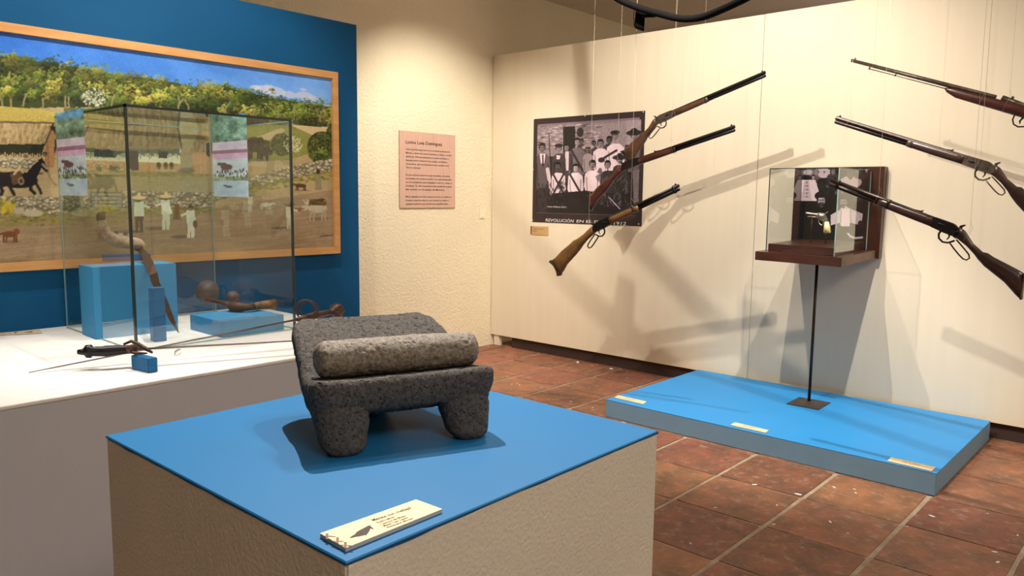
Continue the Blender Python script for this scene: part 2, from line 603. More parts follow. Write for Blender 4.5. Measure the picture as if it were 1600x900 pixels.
tag(o, 'white plaster crumbs and paint flecks scattered on terracotta tiles', 'debris')

# left wall with painted blue board on it
bm = bmesh.new()
box(bm, -3.2, 9.0, LY, LY + 0.2, -0.004, CEIL)
struct(link('wall_left', bm, M['stucco']))
bm = bmesh.new()
box(bm, -3.2, -3.0, -3.0, LY, -0.004, CEIL)
struct(link('wall_back', bm, M['stucco']))
bm = bmesh.new()
box(bm, -3.0, 9.0, -3.2, -3.0, -0.004, CEIL)
struct(link('wall_right', bm, M['stucco']))
bm = bmesh.new()
box(bm, 9.0, 9.2, -3.2, LY + 0.2, -0.004, CEIL)
struct(link('wall_far', bm, M['stucco']))
bm = bmesh.new()
box(bm, -3.2, 9.2, -3.2, LY + 0.2, CEIL, CEIL + 0.15)
struct(link('ceiling', bm, M['ceiling']))
bm = bmesh.new()
box(bm, 7.35, 7.75, -3.0, LY, CEIL - 0.16, CEIL)
struct(link('trim_1', bm, M['beam']))
bm = bmesh.new()
box(bm, -1.8, BX1, BY, BY + 0.06, 0.0015, BZT, 0.002)
o = link('wall_board', bm, M['blue_wall'])
struct(o)

# white partition: two full boards on posts, dark gap below
pt = bpy.data.objects.new('wall_partition', None)
COL.objects.link(pt)
pt.location = (WX + 0.03, 2.2, 0)
struct(pt)
JOINT = 2.234
for (ya, yb, dx) in ((JOINT + 0.0015, LY - 0.006, 0.0), (-0.205, JOINT - 0.0015, -0.0015), (-2.6, -0.208, 0.0)):
    bm = bmesh.new()
    box(bm, WX + dx, WX + 0.06, ya, yb, 0.092, 2.477, 0.0015, 1)
    keep(link('panel', bm, M['board']), pt)
for y in (4.575, 2.2, -0.2, -2.5):
    bm = bmesh.new()
    box(bm, WX + 0.012, WX + 0.05, y - 0.03, y + 0.03, -0.004, 0.093, 0.001, 1)
    keep(link('post', bm, M['board']), pt)
bm = bmesh.new()
box(bm, WX + 0.022, WX + 0.036, -2.47, 4.4, -0.004, 0.093)  # dark strip closing the gap, its colour stands for the shade there
keep(link('gap_shade_strip', bm, mat('gap_shade', srgb(62, 42, 34), 0.8, noise_scale=10, noise_amt=0.3)), pt)

# ------------------------------------------------------------------ pedestal with the metate
PZ = 0.882
PR = math.radians(0.745)
PCX, PCY, PHX, PHY = 0.8405, 1.0495, 0.3445, 0.3415
ped = thing('display_pedestal', 'square off-white pedestal with blue top, standing in front under the grinding stone', 'pedestal', (PCX, PCY, 0))
bm = bmesh.new()
box(bm, -PHX, PHX, -PHY, PHY, 0.001, PZ - 0.003, 0.003)
body = link('body', bm, M['box_rough'], ped)
ped.rotation_euler.z = PR
# blue painted top with a slightly wavy hand painted rim
bm = bmesh.new()
rim = []
NP = 40
for side in range(4):
    for k in range(NP):
        t = k / NP
        c = [(-1, -1), (1, -1), (1, 1), (-1, 1)]
        a, b = c[side], c[(side + 1) % 4]
        x = (a[0] + (b[0] - a[0]) * t) * (PHX + 0.0008)
        y = (a[1] + (b[1] - a[1]) * t) * (PHY + 0.0008)
        w = noise.noise(Vector((x * 14, y * 14, 3.1))) * 0.0035
        rim.append((x, y, PZ - 0.005 + w))
tp = [bm.verts.new((x * 0.9955, y * 0.9955, PZ)) for x, y, z in rim]
md = [bm.verts.new((x, y, PZ - 0.0018)) for x, y, z in rim]
lo = [bm.verts.new((x, y, z)) for x, y, z in rim]
bm.faces.new(tp)
n = len(rim)
for i in range(n):
    bm.faces.new((tp[i], md[i], md[(i + 1) % n], tp[(i + 1) % n]))
    f = bm.faces.new((md[i], lo[i], lo[(i + 1) % n], md[(i + 1) % n]))
    f.material_index = 1
link('painted_top', bm, [M['blue_top'], M['blue_edge']], ped)

# ------------------------------------------------------------------ metate (three legged grinding stone)
YM = -0.376
cY, sY = math.cos(YM), math.sin(YM)
met = thing('metate', 'dark porous volcanic grinding stone on stubby legs on the blue pedestal', 'grinding stone', (0.82, 0.967, PZ))
met.rotation_euler.z = YM
NU, NV = 110, 110


def slab_top(a, b):
    # a across -1..1, b along 0..1 (0 = low front lip)
    z = 0.123 - 0.026 * math.exp(-((b - 0.36) / 0.22) ** 2) + 0.058 * max(0, (b - 0.1) / 0.9) ** 1.25
    z += 0.004 * abs(a) ** 6
    if b < 0.10:
        z -= 0.0
    return z


def slab_half(b):
    return 0.163 - 0.023 * b - 0.010 * max(0, b - 0.85) / 0.15 * 0.6


bm = bmesh.new()
L_M = 0.300
grid_t, grid_b = [], []
for j in range(NV + 1):
    b = j / NV
    rt, rb = [], []
    for i in range(NU + 1):
        a = -1 + 2 * i / NU
        hw = slab_half(b)
        # round the corners seen from above
        cr = 0.045
        x = a * hw
        y = b * L_M
        for yc in (0, L_M):
            dy = cr - abs(y - yc)
            if dy > 0:
                k = cr - math.sqrt(max(cr * cr - dy * dy, 0))
                x = a * (hw - k * (0.30 if yc == 0 else 0.75))
        zt = slab_top(a, b)
        thick = 0.058 - 0.014 * min(1, b * 2)
        e = max(abs(a) - 0.93, 0) / 0.07
        e2 = max(0, 0.03 - min(b, 1 - b)) / 0.03
        rnd = 0.008 * (e ** 2 + e2 ** 2)
        rt.append(bm.verts.new((x, y, zt - min(rnd, 0.012))))
        under = zt - thick - (0.010 if 0.12 < b < 0.9 else 0)
        rb.append(bm.verts.new((x * 0.97, y * 0.985 + 0.003, under + min(rnd, 0.012))))
    grid_t.append(rt)
    grid_b.append(rb)
for g, fl in ((grid_t, 0), (grid_b, 1)):
    for j in range(NV):
        for i in range(NU):
            q = (g[j][i], g[j][i + 1], g[j + 1][i + 1], g[j + 1][i])
            bm.faces.new(q[::-1] if fl else q)
K = 8


def side_strip(tops, bots, out):
    prev = tops
    for k in range(1, K + 1):
        t = k / K
        bulge = math.sin(math.pi * t) * 0.004
        nn_ = len(tops) - 1
        cur = bots if k == K else [bm.verts.new(a.co.lerp(b.co, t) + out * (bulge if 0 < q < nn_ else 0)) for q, (a, b) in enumerate(zip(tops, bots))]
        for i in range(len(tops) - 1):
            bm.faces.new((prev[i], prev[i + 1], cur[i + 1], cur[i]))
        prev = cur


side_strip(grid_t[0], grid_b[0], Vector((0, -1, 0)))
side_strip(grid_t[-1], grid_b[-1], Vector((0, 1, 0)))
side_strip([r[0] for r in grid_t], [r[0] for r in grid_b], Vector((-1, 0, 0)))
side_strip([r[-1] for r in grid_t], [r[-1] for r in grid_b], Vector((1, 0, 0)))
bmesh.ops.remove_doubles(bm, verts=bm.verts[:], dist=0.0006)
bmesh.ops.recalc_face_normals(bm, faces=bm.faces[:])
bm.normal_update()
for v in bm.verts:
    nn = noise.fractal(v.co * 60, 0.7, 2.0, 5) * 0.0014 + noise.noise(v.co * 15) * 0.0010
    p = noise.noise(v.co * 120 + Vector((5, 5, 5)))
    if p < -0.30:
        nn += (p + 0.30) * 0.011
    v.co += v.normal * nn
link('slab', bm, M['stone'], met, True)


def leg(cx, cy, top_z, w, d, lean_x, lean_y, seed):
    bm = bmesh.new()
    rings = []
    nr, ns = 26, 40
    for j in range(nr + 1):
        t = j / nr                     # 0 top, 1 foot
        z = top_z * (1 - t)
        s = 1.0 - 0.34 * t
        if t > 0.80:
            s *= math.sqrt(max(0.02, 1 - ((t - 0.80) / 0.2) ** 2 * 0.62))
        ox, oy = lean_x * t, lean_y * t
        ring = []
        for k in range(ns):
            a = 2 * math.pi * k / ns
            ca, sa = math.cos(a), math.sin(a)
            u = math.copysign(abs(ca) ** 0.75, ca)
            q = math.copysign(abs(sa) ** 0.75, sa)
            ring.append(bm.verts.new((cx + ox + w * s * u, cy + oy + d * s * q, z)))
        rings.append(ring)
    for a, b in zip(rings, rings[1:]):
        for k in range(ns):
            bm.faces.new((a[k], a[(k + 1) % ns], b[(k + 1) % ns], b[k]))
    bm.faces.new(rings[0][::-1])
    bm.faces.new(rings[-1])
    bmesh.ops.recalc_face_normals(bm, faces=bm.faces[:])
    bm.normal_update()
    for v in bm.verts:
        if v.co.z < 0.002:
            continue
        nn = noise.fractal(v.co * 60 + Vector((seed, 0, 0)), 0.7, 2.0, 5) * 0.0015
        p = noise.noise(v.co * 120 + Vector((seed, 5, 5)))
        if p < -0.3:
            nn += (p + 0.3) * 0.011
        v.co += v.normal * nn
    link('leg', bm, M['stone'], met, True)


leg(-0.108, 0.044, 0.085, 0.052, 0.043, -0.002, -0.036, 1)
leg(0.108, 0.044, 0.085, 0.051, 0.042, 0.002, -0.036, 2)
leg(0.0, 0.235, 0.135, 0.055, 0.045, 0.0, -0.01, 3)

# the roller
mano = thing('stone_roller', 'thick cylindrical stone roller resting across the grinding stone', 'stone roller')
bm = bmesh.new()
Lm = 0.150
rings = []
NS = 96
for j in range(161):
    t = -1 + 2 * j / 160
    r = 0.0325 - 0.002 * t * t
    at = abs(t)
    if at > 0.86:
        r *= math.sqrt(max(0.0, 1 - ((at - 0.86) / 0.143) ** 2.6))
    r = max(r, 0.004)
    rings.append([bm.verts.new((t * Lm, r * math.cos(2 * math.pi * k / NS), r * math.sin(2 * math.pi * k / NS))) for k in range(NS)])
for a, b in zip(rings, rings[1:]):
    for k in range(NS):
        bm.faces.new((a[k], a[(k + 1) % NS], b[(k + 1) % NS], b[k]))
bm.faces.new(rings[0][::-1])
bm.faces.new(rings[-1])
bmesh.ops.recalc_face_normals(bm, faces=bm.faces[:])
bm.normal_update()
for v in bm.verts:
    p = noise.noise(v.co * 150 + Vector((9, 2, 4)))
    v.co += v.normal * (noise.fractal(v.co * 70, 0.7, 2.0, 5) * 0.0011 + noise.noise(v.co * 12) * 0.0010 + min(0, p + 0.2) * 0.005)
ro = link('roller', bm, M['mano_stone'], None, True)
bpy.data.objects.remove(mano)
mano = ro
mano.name = 'stone_roller'
tag(mano, 'thick cylindrical stone roller resting across the grinding stone', 'stone roller')
lx, ly_, lz = 0.009, 0.084, 0.1410
mano.location = (0.82 + lx * cY - ly_ * sY, 0.967 + lx * sY + ly_ * cY, PZ + lz)
mano.rotation_euler = (0, math.radians(0.5), YM + math.radians(1.5))


# ------------------------------------------------------------------ name cards
def card(name, label, p00, p10, p11, p01, h, group=None, big=False):
    """card lying on a surface: p00 near left, p10 near right, p11 far right, p01 far left"""
    p = [Vector(q) for q in (p00, p10, p11, p01)]
    base = sum(p, Vector()) / 4
    t = thing(name, label, 'card', tuple(base), group)
    bm = bmesh.new()
    prism(bm, [q - base for q in p], (0, 0, h), 0.0003)
    link('board', bm, M['card_grey'], t)
    bm = bmesh.new()
    prism(bm, [q - base + Vector((0, 0, h)) for q in p], (0, 0, 0.0004))
    link('label_sheet', bm, M['card'], t)
    return t, [q - base + Vector((0, 0, h + 0.0006)) for q in p]


zt = PZ + 0.005
bigc = [az(540, 857, zt), az(691, 796, zt), az(650, 781, zt), az(500, 834, zt)]
t, q = card('name_card', 'cream card with bird silhouette and text at the near corner of blue pedestal', *[Vector((c.x, c.y, PZ + 0.0003)) for c in bigc], 0.005)


def on_quad(q, u, v):
    return q[0] * (1 - u) * (1 - v) + q[1] * u * (1 - v) + q[2] * u * v + q[3] * (1 - u) * v


ZC = PZ + 0.0059


def cpt(x, y):
    """point on the card from an 6.667 times enlarged view of it"""
    p = az(480 + x / 6.6667, 760 + y / 6.6667, ZC)
    return Vector((p.x - t.location.x, p.y - t.location.y, ZC - t.location.z))


eyc = (q[3] - q[0]).normalized()
bm = bmesh.new()
for txt, a, b, h in (('Metate con metlapil', (690, 362), (1092, 228), 0.0072), ('Piedra tallada', (735, 384), (915, 320), 0.0044), ('Colecci\u00f3n del Museo', (770, 404), (1032, 308), 0.0044),
                     ('Museo Casa Zapata', (803, 418), (1052, 328), 0.0044), ('Anenecuilco, Morelos', (838, 434), (1108, 336), 0.0044)):
    A, B = cpt(*a), cpt(*b)
    text_into(bm, txt, A, (B - A).normalized(), eyc, h, (B - A).length)
link('lettering', bm, M['ink'], t)


def decal_poly(bm, q, pts, lift=0.0):
    vs = [bm.verts.new(on_quad(q, *p) + Vector((0, 0, lift))) for p in pts]
    bm.faces.new(vs)


def decal_pts(bm, pts):
    bm.faces.new([bm.verts.new(cpt(*p)) for p in pts])


bm = bmesh.new()
decal_pts(bm, [(440, 540), (462, 518), (500, 497), (510, 478), (545, 456), (600, 428), (632, 410), (655, 405), (668, 422), (694, 442), (688, 448), (660, 436), (650, 460), (632, 488), (618, 502),
               (612, 514), (606, 512), (606, 504), (580, 512), (545, 520), (510, 524), (480, 532)])
link('bird_silhouette', bm, M['ink'], t)
bm = bmesh.new()
for x, y0, y1 in ((207, 488, 558), (316, 528, 604), (398, 578, 654)):
    decal_pts(bm, [(x - 15, y0 + 2), (x + 15, y0), (x + 13, y1 - 8), (x - 13, y1 - 14)])
for pts in (((160, 508), (192, 512), (192, 522), (165, 516)), ((222, 512), (300, 520), (296, 528), (222, 524)), ((250, 560), (300, 570), (300, 580), (262, 572)), ((332, 566), (386, 566), (372, 576), (332, 576)),
            ((345, 604), (382, 610), (382, 622), (355, 614)), ((414, 610), (486, 614), (470, 624), (414, 622))):
    decal_pts(bm, pts)
link('drawn_fence', bm, M['ink_light'], t)

# ------------------------------------------------------------------ blue platform
pf = thing('low_platform', 'low wide sky-blue platform on the floor below the hanging rifles', 'platform', (4.269, 1.694, 0))
bm = bmesh.new()
box(bm, 3.709, 4.829, 0.804, 2.584, 0.001, 0.104, 0.002)
keep(link('body', bm, M['blue_platform_side']), pf)
bm = bmesh.new()
box(bm, 3.7085, 4.8295, 0.8035, 2.5845, 0.1035, 0.106, 0.001, 1)
keep(link('painted_top', bm, M['blue_platform']), pf)
PT = 0.106
for (label, c) in (('cream name card at the far left corner of low blue platform', [(958, 621.5), (1003, 632), (1009, 628), (964, 618)]),
                   ('cream name card midway along the front edge of low blue platform', [(1139, 664.5), (1194.5, 676.8), (1200, 673), (1147, 660.5)]),
                   ('cream name card at the near right corner of low blue platform', [(1385, 721), (1455, 737), (1461, 731), (1391, 715)])):
    z = PT + 0.004
    t, q = card('name_card', label, *[Vector((az(u, v, z).x + 0.012, az(u, v, z).y, PT + 0.0003)) for u, v in c], 0.0035, 'name cards along the platform edge')
    exc = (q[1] - q[0]).normalized()
    eyc = (q[3] - q[0]).normalized()
    bm = bmesh.new()
    text_into(bm, 'Rifle de palanca', on_quad(q, 0.30, 0.62), exc, eyc, 0.012, (q[1] - q[0]).length * 0.4)
    text_into(bm, 'Acero y madera', on_quad(q, 0.30, 0.30), exc, eyc, 0.008, (q[1] - q[0]).length * 0.3)
    link('lettering', bm, M['ink_light'], t)

# ------------------------------------------------------------------ long white plinth
PLZ, PLY, PLX = 0.652, 2.664, 2.275
bm = bmesh.new()
box(bm, -1.6, PLX, PLY, BY - 0.002, 0.001, PLZ - 0.012, 0.003)
pl = thing('long_plinth', 'long white plinth under the painting carrying the glass case and swords', 'plinth', (0.5, 3.4, 0))
keep(link('body', bm, M['plinth_paint']), pl)
bm = bmesh.new()
box(bm, -1.605, PLX + 0.004, PLY - 0.004, BY - 0.001, PLZ - 0.0115, PLZ, 0.002)
keep(link('top_board', bm, M['white_top']), pl)

# ochre card at the left back of the plinth
z = PLZ + 0.006
cc = [az(-70, 527, z), az(66, 519.5, z), az(62, 514.5, z), az(-70, 519.5, z)]
t, q = card('name_card', 'ochre name card lying against blue board at back of the plinth', *[Vector((c.x, min(c.y, BY - 0.008), PLZ + 0.0003)) for c in cc], 0.005)
bm = bmesh.new()
decal_poly(bm, q, [(0.78, 0.2), (0.82, 0.4), (0.88, 0.62), (0.90, 0.3)])
decal_poly(bm, q, [(0.66, 0.3), (0.67, 0.7), (0.70, 0.7), (0.69, 0.3)])
text_into(bm, 'Machete', on_quad(q, 0.32, 0.4), (q[1] - q[0]).normalized(), (q[3] - q[0]).normalized(), 0.02)
link('printed_figure', bm, M['ink'], t)

# ------------------------------------------------------------------ glass case on the plinth
CX0, CX1, CY0, CY1, CZ = 1.268, 2.015, 3.212, 4.002, 1.643
case = thing('glass_case', 'tall frameless glass case standing on white plinth before the painting', 'glass case', (CX0, CY0, PLZ))
G = 0.008


def pane(parent, x0, x1, y0, y1, z0, z1):
    bm = bmesh.new()
    box(bm, x0, x1, y0, y1, z0, z1)
    return keep(link('glass_pane', bm, M['glass']), parent)


E0 = G + 0.002
zb = PLZ + 0.0015
pane(case, CX0, CX0 + G, CY0 + E0, CY1 - E0, zb + 0.006, CZ - 0.008)
pane(case, CX1 - G, CX1, CY0 + E0, CY1 - E0, zb + 0.006, CZ - 0.008)
pane(case, CX0 + E0, CX1 - E0, CY0, CY0 + G, zb + 0.006, CZ - 0.008)
pane(case, CX0 + E0, CX1 - E0, CY1 - G, CY1, zb + 0.006, CZ - 0.008)
pane(case, CX0 + G, CX1 - G, CY0 + G, CY1 - G, CZ - 0.007, CZ - 0.001)
for (x, y, m) in ((CX0 + 0.005, CY0 + 0.005, 'glass_edge'), (CX1 - 0.005, CY0 + 0.005, 'glass_edge'), (CX0 + 0.003, CY1 - 0.003, 'glass_edge_pale'), (CX1 - 0.003, CY1 - 0.003, 'glass_edge_pale')):
    bm = bmesh.new()
    r = 0.0052 if m == 'glass_edge' else 0.003
    box(bm, x - r, x + r, y - r, y + r, zb, CZ - 0.007, 0.0006, 1)
    keep(link('corner_joint', bm, M[m]), case)
for (a, b, m) in (((CX0, CY0), (CX1, CY0), 'glass_edge'), ((CX0, CY0), (CX0, CY1), 'glass_edge'), ((CX1, CY0), (CX1, CY1), 'glass_edge_pale'), ((CX0, CY1), (CX1, CY1), 'glass_edge_pale')):
    bm = bmesh.new()
    box(bm, min(a[0], b[0]) - 0.0005, max(a[0], b[0]) + (0.0075 if a[0] == b[0] else 0), min(a[1], b[1]) - 0.0005, max(a[1], b[1]) + (0.0075 if a[1] == b[1] else 0), CZ - 0.009, CZ + 0.001)
    keep(link('top_edge', bm, M[m]), case)
    bm = bmesh.new()
    tube(bm, [Vector((a[0] + 0.002, a[1] + 0.002, zb + 0.003)), Vector((b[0] + 0.002, b[1] + 0.002, zb + 0.003))], 0.0026, 6)
    keep(link('bottom_seam', bm, M['glass_edge_pale']), case)


def block(name, label, pts, z0, z1, m, group=None, bev=0.002):
    """pts: near-left, near-right, far-right, far-left base corners"""
    p = [Vector((a.x, a.y, 0)) for a in pts]
    base = sum(p, Vector()) / 4
    base.z = z0
    bm = bmesh.new()
    prism(bm, [Vector((a.x - base.x, a.y - base.y, 0)) for a in p], (0, 0, z1 - z0), bev)
    o = link(name, bm, M[m])
    o.location = base
    return tag(o, label, 'block', group)


def rect(o, dx, dy, w, d):
    """corner o, unit vectors, sizes -> four corners"""
    return [o, o + dx * w, o + dx * w + dy * d, o + dy * d]


BZ = PLZ + 0.0006
# big block carrying the horn handled blade
nr = az(279, 516, PLZ)
nl = az(150, 531, PLZ)
dx = (nr - nl).normalized()
dy = Vector((-dx.y, dx.x, 0))
w1 = (nr - nl).length
bl1 = rect(nl, dx, dy, w1, 0.18)
B1Z = ay(277, 411, nr.y).z
block('display_block', 'large pale-blue block inside the glass case under horn-handled blade', bl1, BZ, B1Z, 'blue_case_block')
sl = az(160, 409, B1Z)
sr = az(236, 407, B1Z)
sd = (sr - sl).normalized()
sp = Vector((-sd.y, sd.x, 0))
B2Z = B1Z + 0.032
block('display_block', 'thin dark-blue block on top of the large block in the glass case', rect(sl, sd, sp, (sr - sl).length, 0.06), B1Z + 0.0006, B2Z, 'blue_block')
pl_ = az(236, 531, PLZ)
pr_ = az(263, 533, PLZ)
pd = Vector((1, -0.12, 0)).normalized()
pp = Vector((0.12, 1, 0)).normalized()
PW = 0.053
B3 = rect(az(248, 534, PLZ) + Vector((-0.02, 0, 0)), pd, pp, PW, 0.053)
B3Z = PLZ + 0.236
block('display_post', 'upright narrow blue post inside the glass case propping the curved blade', B3, BZ, B3Z, 'blue_block')
# low block with the shot balls and the pistol
lr = az(444, 515, PLZ)
ln = az(347, 528, PLZ)
ld = (lr - ln).normalized()
lp = Vector((-ld.y, ld.x, 0))
if ln.y < CY0 + 0.02:
    ln.y = CY0 + 0.02
B4Z = PLZ + 0.073
lb = rect(ln, ld, lp, (lr - ln).length, 0.31)
block('display_block', 'low flat blue block inside glass case under balls and old pistol', lb, BZ, B4Z, 'blue_case_block')

# horn handled curved blade
hb = thing('curved_blade', 'curved blade with pale cracked horn handle, propped on blue blocks in case', 'blade', tuple(az(200, 398, B2Z)))
YH = sl.y + 0.03
hp = [(158, 340), (160, 349), (163, 359), (170, 369), (182, 376), (196, 379), (209, 380), (218, 382), (224, 388)]
H_ = [ay(u, v, YH) for u, v in hp]
bm = bmesh.new()
pts = [H_[k] for k in range(len(H_))]
rad = [0.0175, 0.020, 0.024, 0.028, 0.030, 0.030, 0.029, 0.026, 0.015]
fine, rfine = [], []
for i in range(len(pts) - 1):
    p0, p1, p2, p3 = pts[max(i - 1, 0)], pts[i], pts[i + 1], pts[min(i + 2, len(pts) - 1)]
    for k in range(5):
        q_ = k / 5
        fine.append(0.5 * ((2 * p1) + (p2 - p0) * q_ + (2 * p0 - 5 * p1 + 4 * p2 - p3) * q_ * q_ + (3 * p1 - p0 - 3 * p2 + p3) * q_ ** 3))
        rfine.append(rad[i] + (rad[i + 1] - rad[i]) * q_)
tube(bm, fine, rfine, 24)
bmesh.ops.recalc_face_normals(bm, faces=bm.faces[:])
o = link('horn_handle', bm, M['horn'], None, True)
keep(o, hb)
bm = bmesh.new()
tube(bm, [ay(156, 332, YH), ay(157, 335, YH), ay(158, 344, YH)], [0.011, 0.019, 0.020], 20)
keep(link('pommel_cap', bm, M['horn_dark'], None, True), hb)
bm = bmesh.new()
top = [(213, 384), (222, 386), (232, 396), (240, 410), (246, 425), (249, 440), (262, 470), (271, 494), (280, 520)]
low = [(209, 390), (216, 393), (222, 402), (229, 418), (234, 430), (237, 441), (254, 477), (265, 500), (279, 520.5)]
YB = max(p.y for p in B3) + 0.006
yk = [YH, YH - 0.01, YH * 0.55 + YB * 0.45, YB * 0.8 + YH * 0.2, YB, YB, YB, YB, YB]
for k in range(len(top) - 1):
    a, b, c, d = ay(*top[k], yk[k]), ay(*top[k + 1], yk[k + 1]), ay(*low[k + 1], yk[k + 1]), ay(*low[k], yk[k])
    prism(bm, [a, b, c, d], (0, 0.004, 0))
bmesh.ops.remove_doubles(bm, verts=bm.verts[:], dist=0.0002)
keep(link('blade', bm, M['rust']), hb)

# shot balls
for (u, v, rp, label) in ((324.5, 456, 17.3, 'large dark iron ball at left of blue block in glass case'), (364, 465.5, 11, 'small iron ball behind the old pistol in glass case')):
    c = az(u, v + 12, B4Z)
    dist = (c - EYE).dot(FW)
    r = rp / FOC * dist
    # sits on the block: centre one radius above
    c = az(u, v, B4Z + r)
    bm = bmesh.new()
    sphere(bm, Vector((0, 0, 0)), r, seg=36)
    o = link('iron_ball', bm, M['iron_ball'], None, True)
    o.location = (c.x, c.y, B4Z + r + 0.0005)
    tag(o, label, 'ball', 'iron balls in the glass case')

# old pistol lying on the block
pis = thing('old_pistol', 'rusted old pistol with flared wooden grip on low blue block', 'pistol', tuple(az(370, 478, B4Z)))
zc = B4Z + 0.025
bm = bmesh.new()
tube(bm, [az(322, 468, zc + 0.012), az(345, 473, zc + 0.006), az(366, 479, zc)], [0.010, 0.0125, 0.016], 12)
keep(link('barrel', bm, M['rust'], None, True), pis)
bm = bmesh.new()
tube(bm, [az(355, 475, zc), az(362, 479, zc), az(374, 480, zc), az(383, 480, zc), az(398, 479, zc)], [0.014, 0.021, 0.024, 0.019, 0.017], 12, squash=1.0)
sphere(bm, az(366, 473, zc + 0.008), 0.010, seg=12)
tube(bm, [az(366, 473, zc + 0.01), az(370, 468, zc + 0.015), az(375, 470, zc + 0.015)], 0.005, 8)
keep(link('lock', bm, M['rust'], None, True), pis)
bm = bmesh.new()
tube(bm, [az(394, 479, zc), az(405, 477.5, zc), az(418, 476, zc), az(430, 475, zc)], [0.017, 0.020, 0.024, 0.027], 16)
keep(link('grip', bm, M['grip_wood'], None, True), pis)

# small supports and the two swords on the plinth
c0 = az(232, 583.5, PLZ)
c1 = az(197, 575, PLZ)
c2 = az(246, 581.5, PLZ)
dl = (c1 - c0).normalized()
dr = Vector((dl.y, -dl.x, 0))
if dr.dot(c2 - c0) < 0:
    dr = -dr
B5Z = PLZ + 0.053
block('display_block', 'small blue block on the plinth under the front sword guard', [c0, c0 + dr * 0.037, c0 + dr * 0.037 + dl * 0.110, c0 + dl * 0.110], BZ, B5Z, 'blue_block')

sw = thing('front_sword', 'old sword with dark studded hilt, resting on small blue block', 'sword', tuple(az(215, 546, B5Z)))
zs = B5Z + 0.014
bm = bmesh.new()
tube(bm, [az(122, 550, zs), az(128, 550, zs), az(131, 549.5, zs), az(134, 549.2, zs), az(142, 549, zs), az(144, 549, zs), az(160, 549, zs), az(166, 548.6, zs), az(200, 546, zs), az(214, 545.4, zs)],
     [0.009, 0.011, 0.013, 0.024, 0.025, 0.018, 0.019, 0.021, 0.017, 0.016], 16)
keep(link('hilt', bm, M['gun_dark'], None, True), sw)
bm = bmesh.new()
sphere(bm, az(207, 544, zs + 0.012), 0.024, 1.0, 0.35, 0.62, 20)
tube(bm, [az(193, 538, zs + 0.02), az(205, 533, zs + 0.03), az(216, 538, zs + 0.02), az(226, 544, zs + 0.005), az(238, 551, zs - 0.008)], [0.004, 0.006, 0.008, 0.008, 0.004], 10)
tube(bm, [az(195, 540, zs + 0.018), az(200, 549, zs + 0.0), az(212, 552, zs - 0.004), az(230, 552, zs - 0.006)], [0.003, 0.005, 0.006, 0.003], 10)
keep(link('guard', bm, M['rust'], None, True), sw)
bm = bmesh.new()
tube(bm, [az(214, 545.5, zs), az(300, 541, zs - 0.004), az(400, 536, zs - 0.008), az(560, 527, zs - 0.016)], [0.009, 0.008, 0.0065, 0.003], 8, squash=0.45)
keep(link('blade', bm, M['steel'], None, True), sw)
bm = bmesh.new()
tube(bm, [az(281, 546, PLZ + 0.012), az(277, 547.5, PLZ + 0.020), az(274, 550, PLZ + 0.014), az(273, 553, PLZ + 0.004)], [0.003, 0.004, 0.004, 0.003], 8)
o = link('blade_rest', bm, M['nickel'], None, True)
tag(o, 'small pale curved hook resting on the plinth below the sword blade', 'hook')

s2z = 0.772
rp_ = thing('rapier', 'long thin rapier with ringed guard and round pommel, behind grinding stone', 'sword', tuple(az(470, 496, s2z)))
tip = az(45, 582, PLZ + 0.003)
hilt = az(463, 499.5, s2z)
dirn = (hilt - tip).normalized()
bm = bmesh.new()
tube(bm, [tip, tip.lerp(hilt, 0.1), tip.lerp(hilt, 0.6), hilt], [0.0022, 0.0042, 0.0052, 0.007], 8, squash=0.6)
keep(link('blade', bm, M['steel'], None, True), rp_)
gdir = (az(520, 487, s2z + 0.012) - hilt).normalized()
pm = hilt + gdir * ((az(525, 486, s2z + 0.012) - hilt).length)
bm = bmesh.new()
tube(bm, [hilt, hilt.lerp(pm, 0.2), hilt.lerp(pm, 0.5), hilt.lerp(pm, 0.86)], [0.008, 0.014, 0.0165, 0.011], 14)
keep(link('grip', bm, M['rust'], None, True), rp_)
bm = bmesh.new()
tube(bm, [hilt.lerp(pm, 0.84), hilt.lerp(pm, 0.87), hilt.lerp(pm, 0.93), pm, hilt.lerp(pm, 1.08), hilt.lerp(pm, 1.14)], [0.014, 0.012, 0.026, 0.034, 0.028, 0.010], 20)
for k in range(8):
    a = 2 * math.pi * k / 8
    side = gdir.cross(Vector((0, 0, 1))).normalized()
    upv = side.cross(gdir)
    pts = []
    for j in range(7):
        t = -0.9 + 1.8 * j / 6
        rr = 0.035 * math.sqrt(1 - t * t * 0.75)
        pts.append(pm + gdir * (t * 0.030) + (side * math.cos(a) + upv * math.sin(a)) * rr)
    tube(bm, pts, 0.002, 6)
keep(link('pommel', bm, M['rust'], None, True), rp_)
for (dc, ru, off) in ((-0.004, 0.043, -0.006), (0.010, 0.038, 0.006)):
    bm = bmesh.new()
    cen = az(479 + dc * 300, 484, s2z + 0.036)
    sidev = Vector((RT.x, RT.y, 0)).normalized()
    upv = Vector((0, 0, 1))
    pts = [cen + sidev * (ru * math.cos(a)) + upv * (ru * math.sin(a)) + Vector((FW.x, FW.y, 0)) * off * (1 + math.cos(a)) for a in [2 * math.pi * k / 24 for k in range(25)]]
    tube(bm, pts, 0.0036, 8)
    keep(link('guard_ring', bm, M['rust'], None, True), rp_)
bx = az(482, 503, s2z)
block('display_block', 'small dark-blue block on the plinth end under the rapier hilt', [Vector((bx.x + a, bx.y + b, 0)) for a, b in ((-0.03, -0.03), (0.03, -0.03), (0.03, 0.03), (-0.03, 0.03))], BZ, s2z - 0.022, 'blue_block')


# ------------------------------------------------------------------ numpy painter for the flat pictures
def s2l(a):
    a = np.asarray(a, float) / 255.0
    return np.where(a <= 0.04045, a / 12.92, ((a + 0.055) / 1.055) ** 2.4)


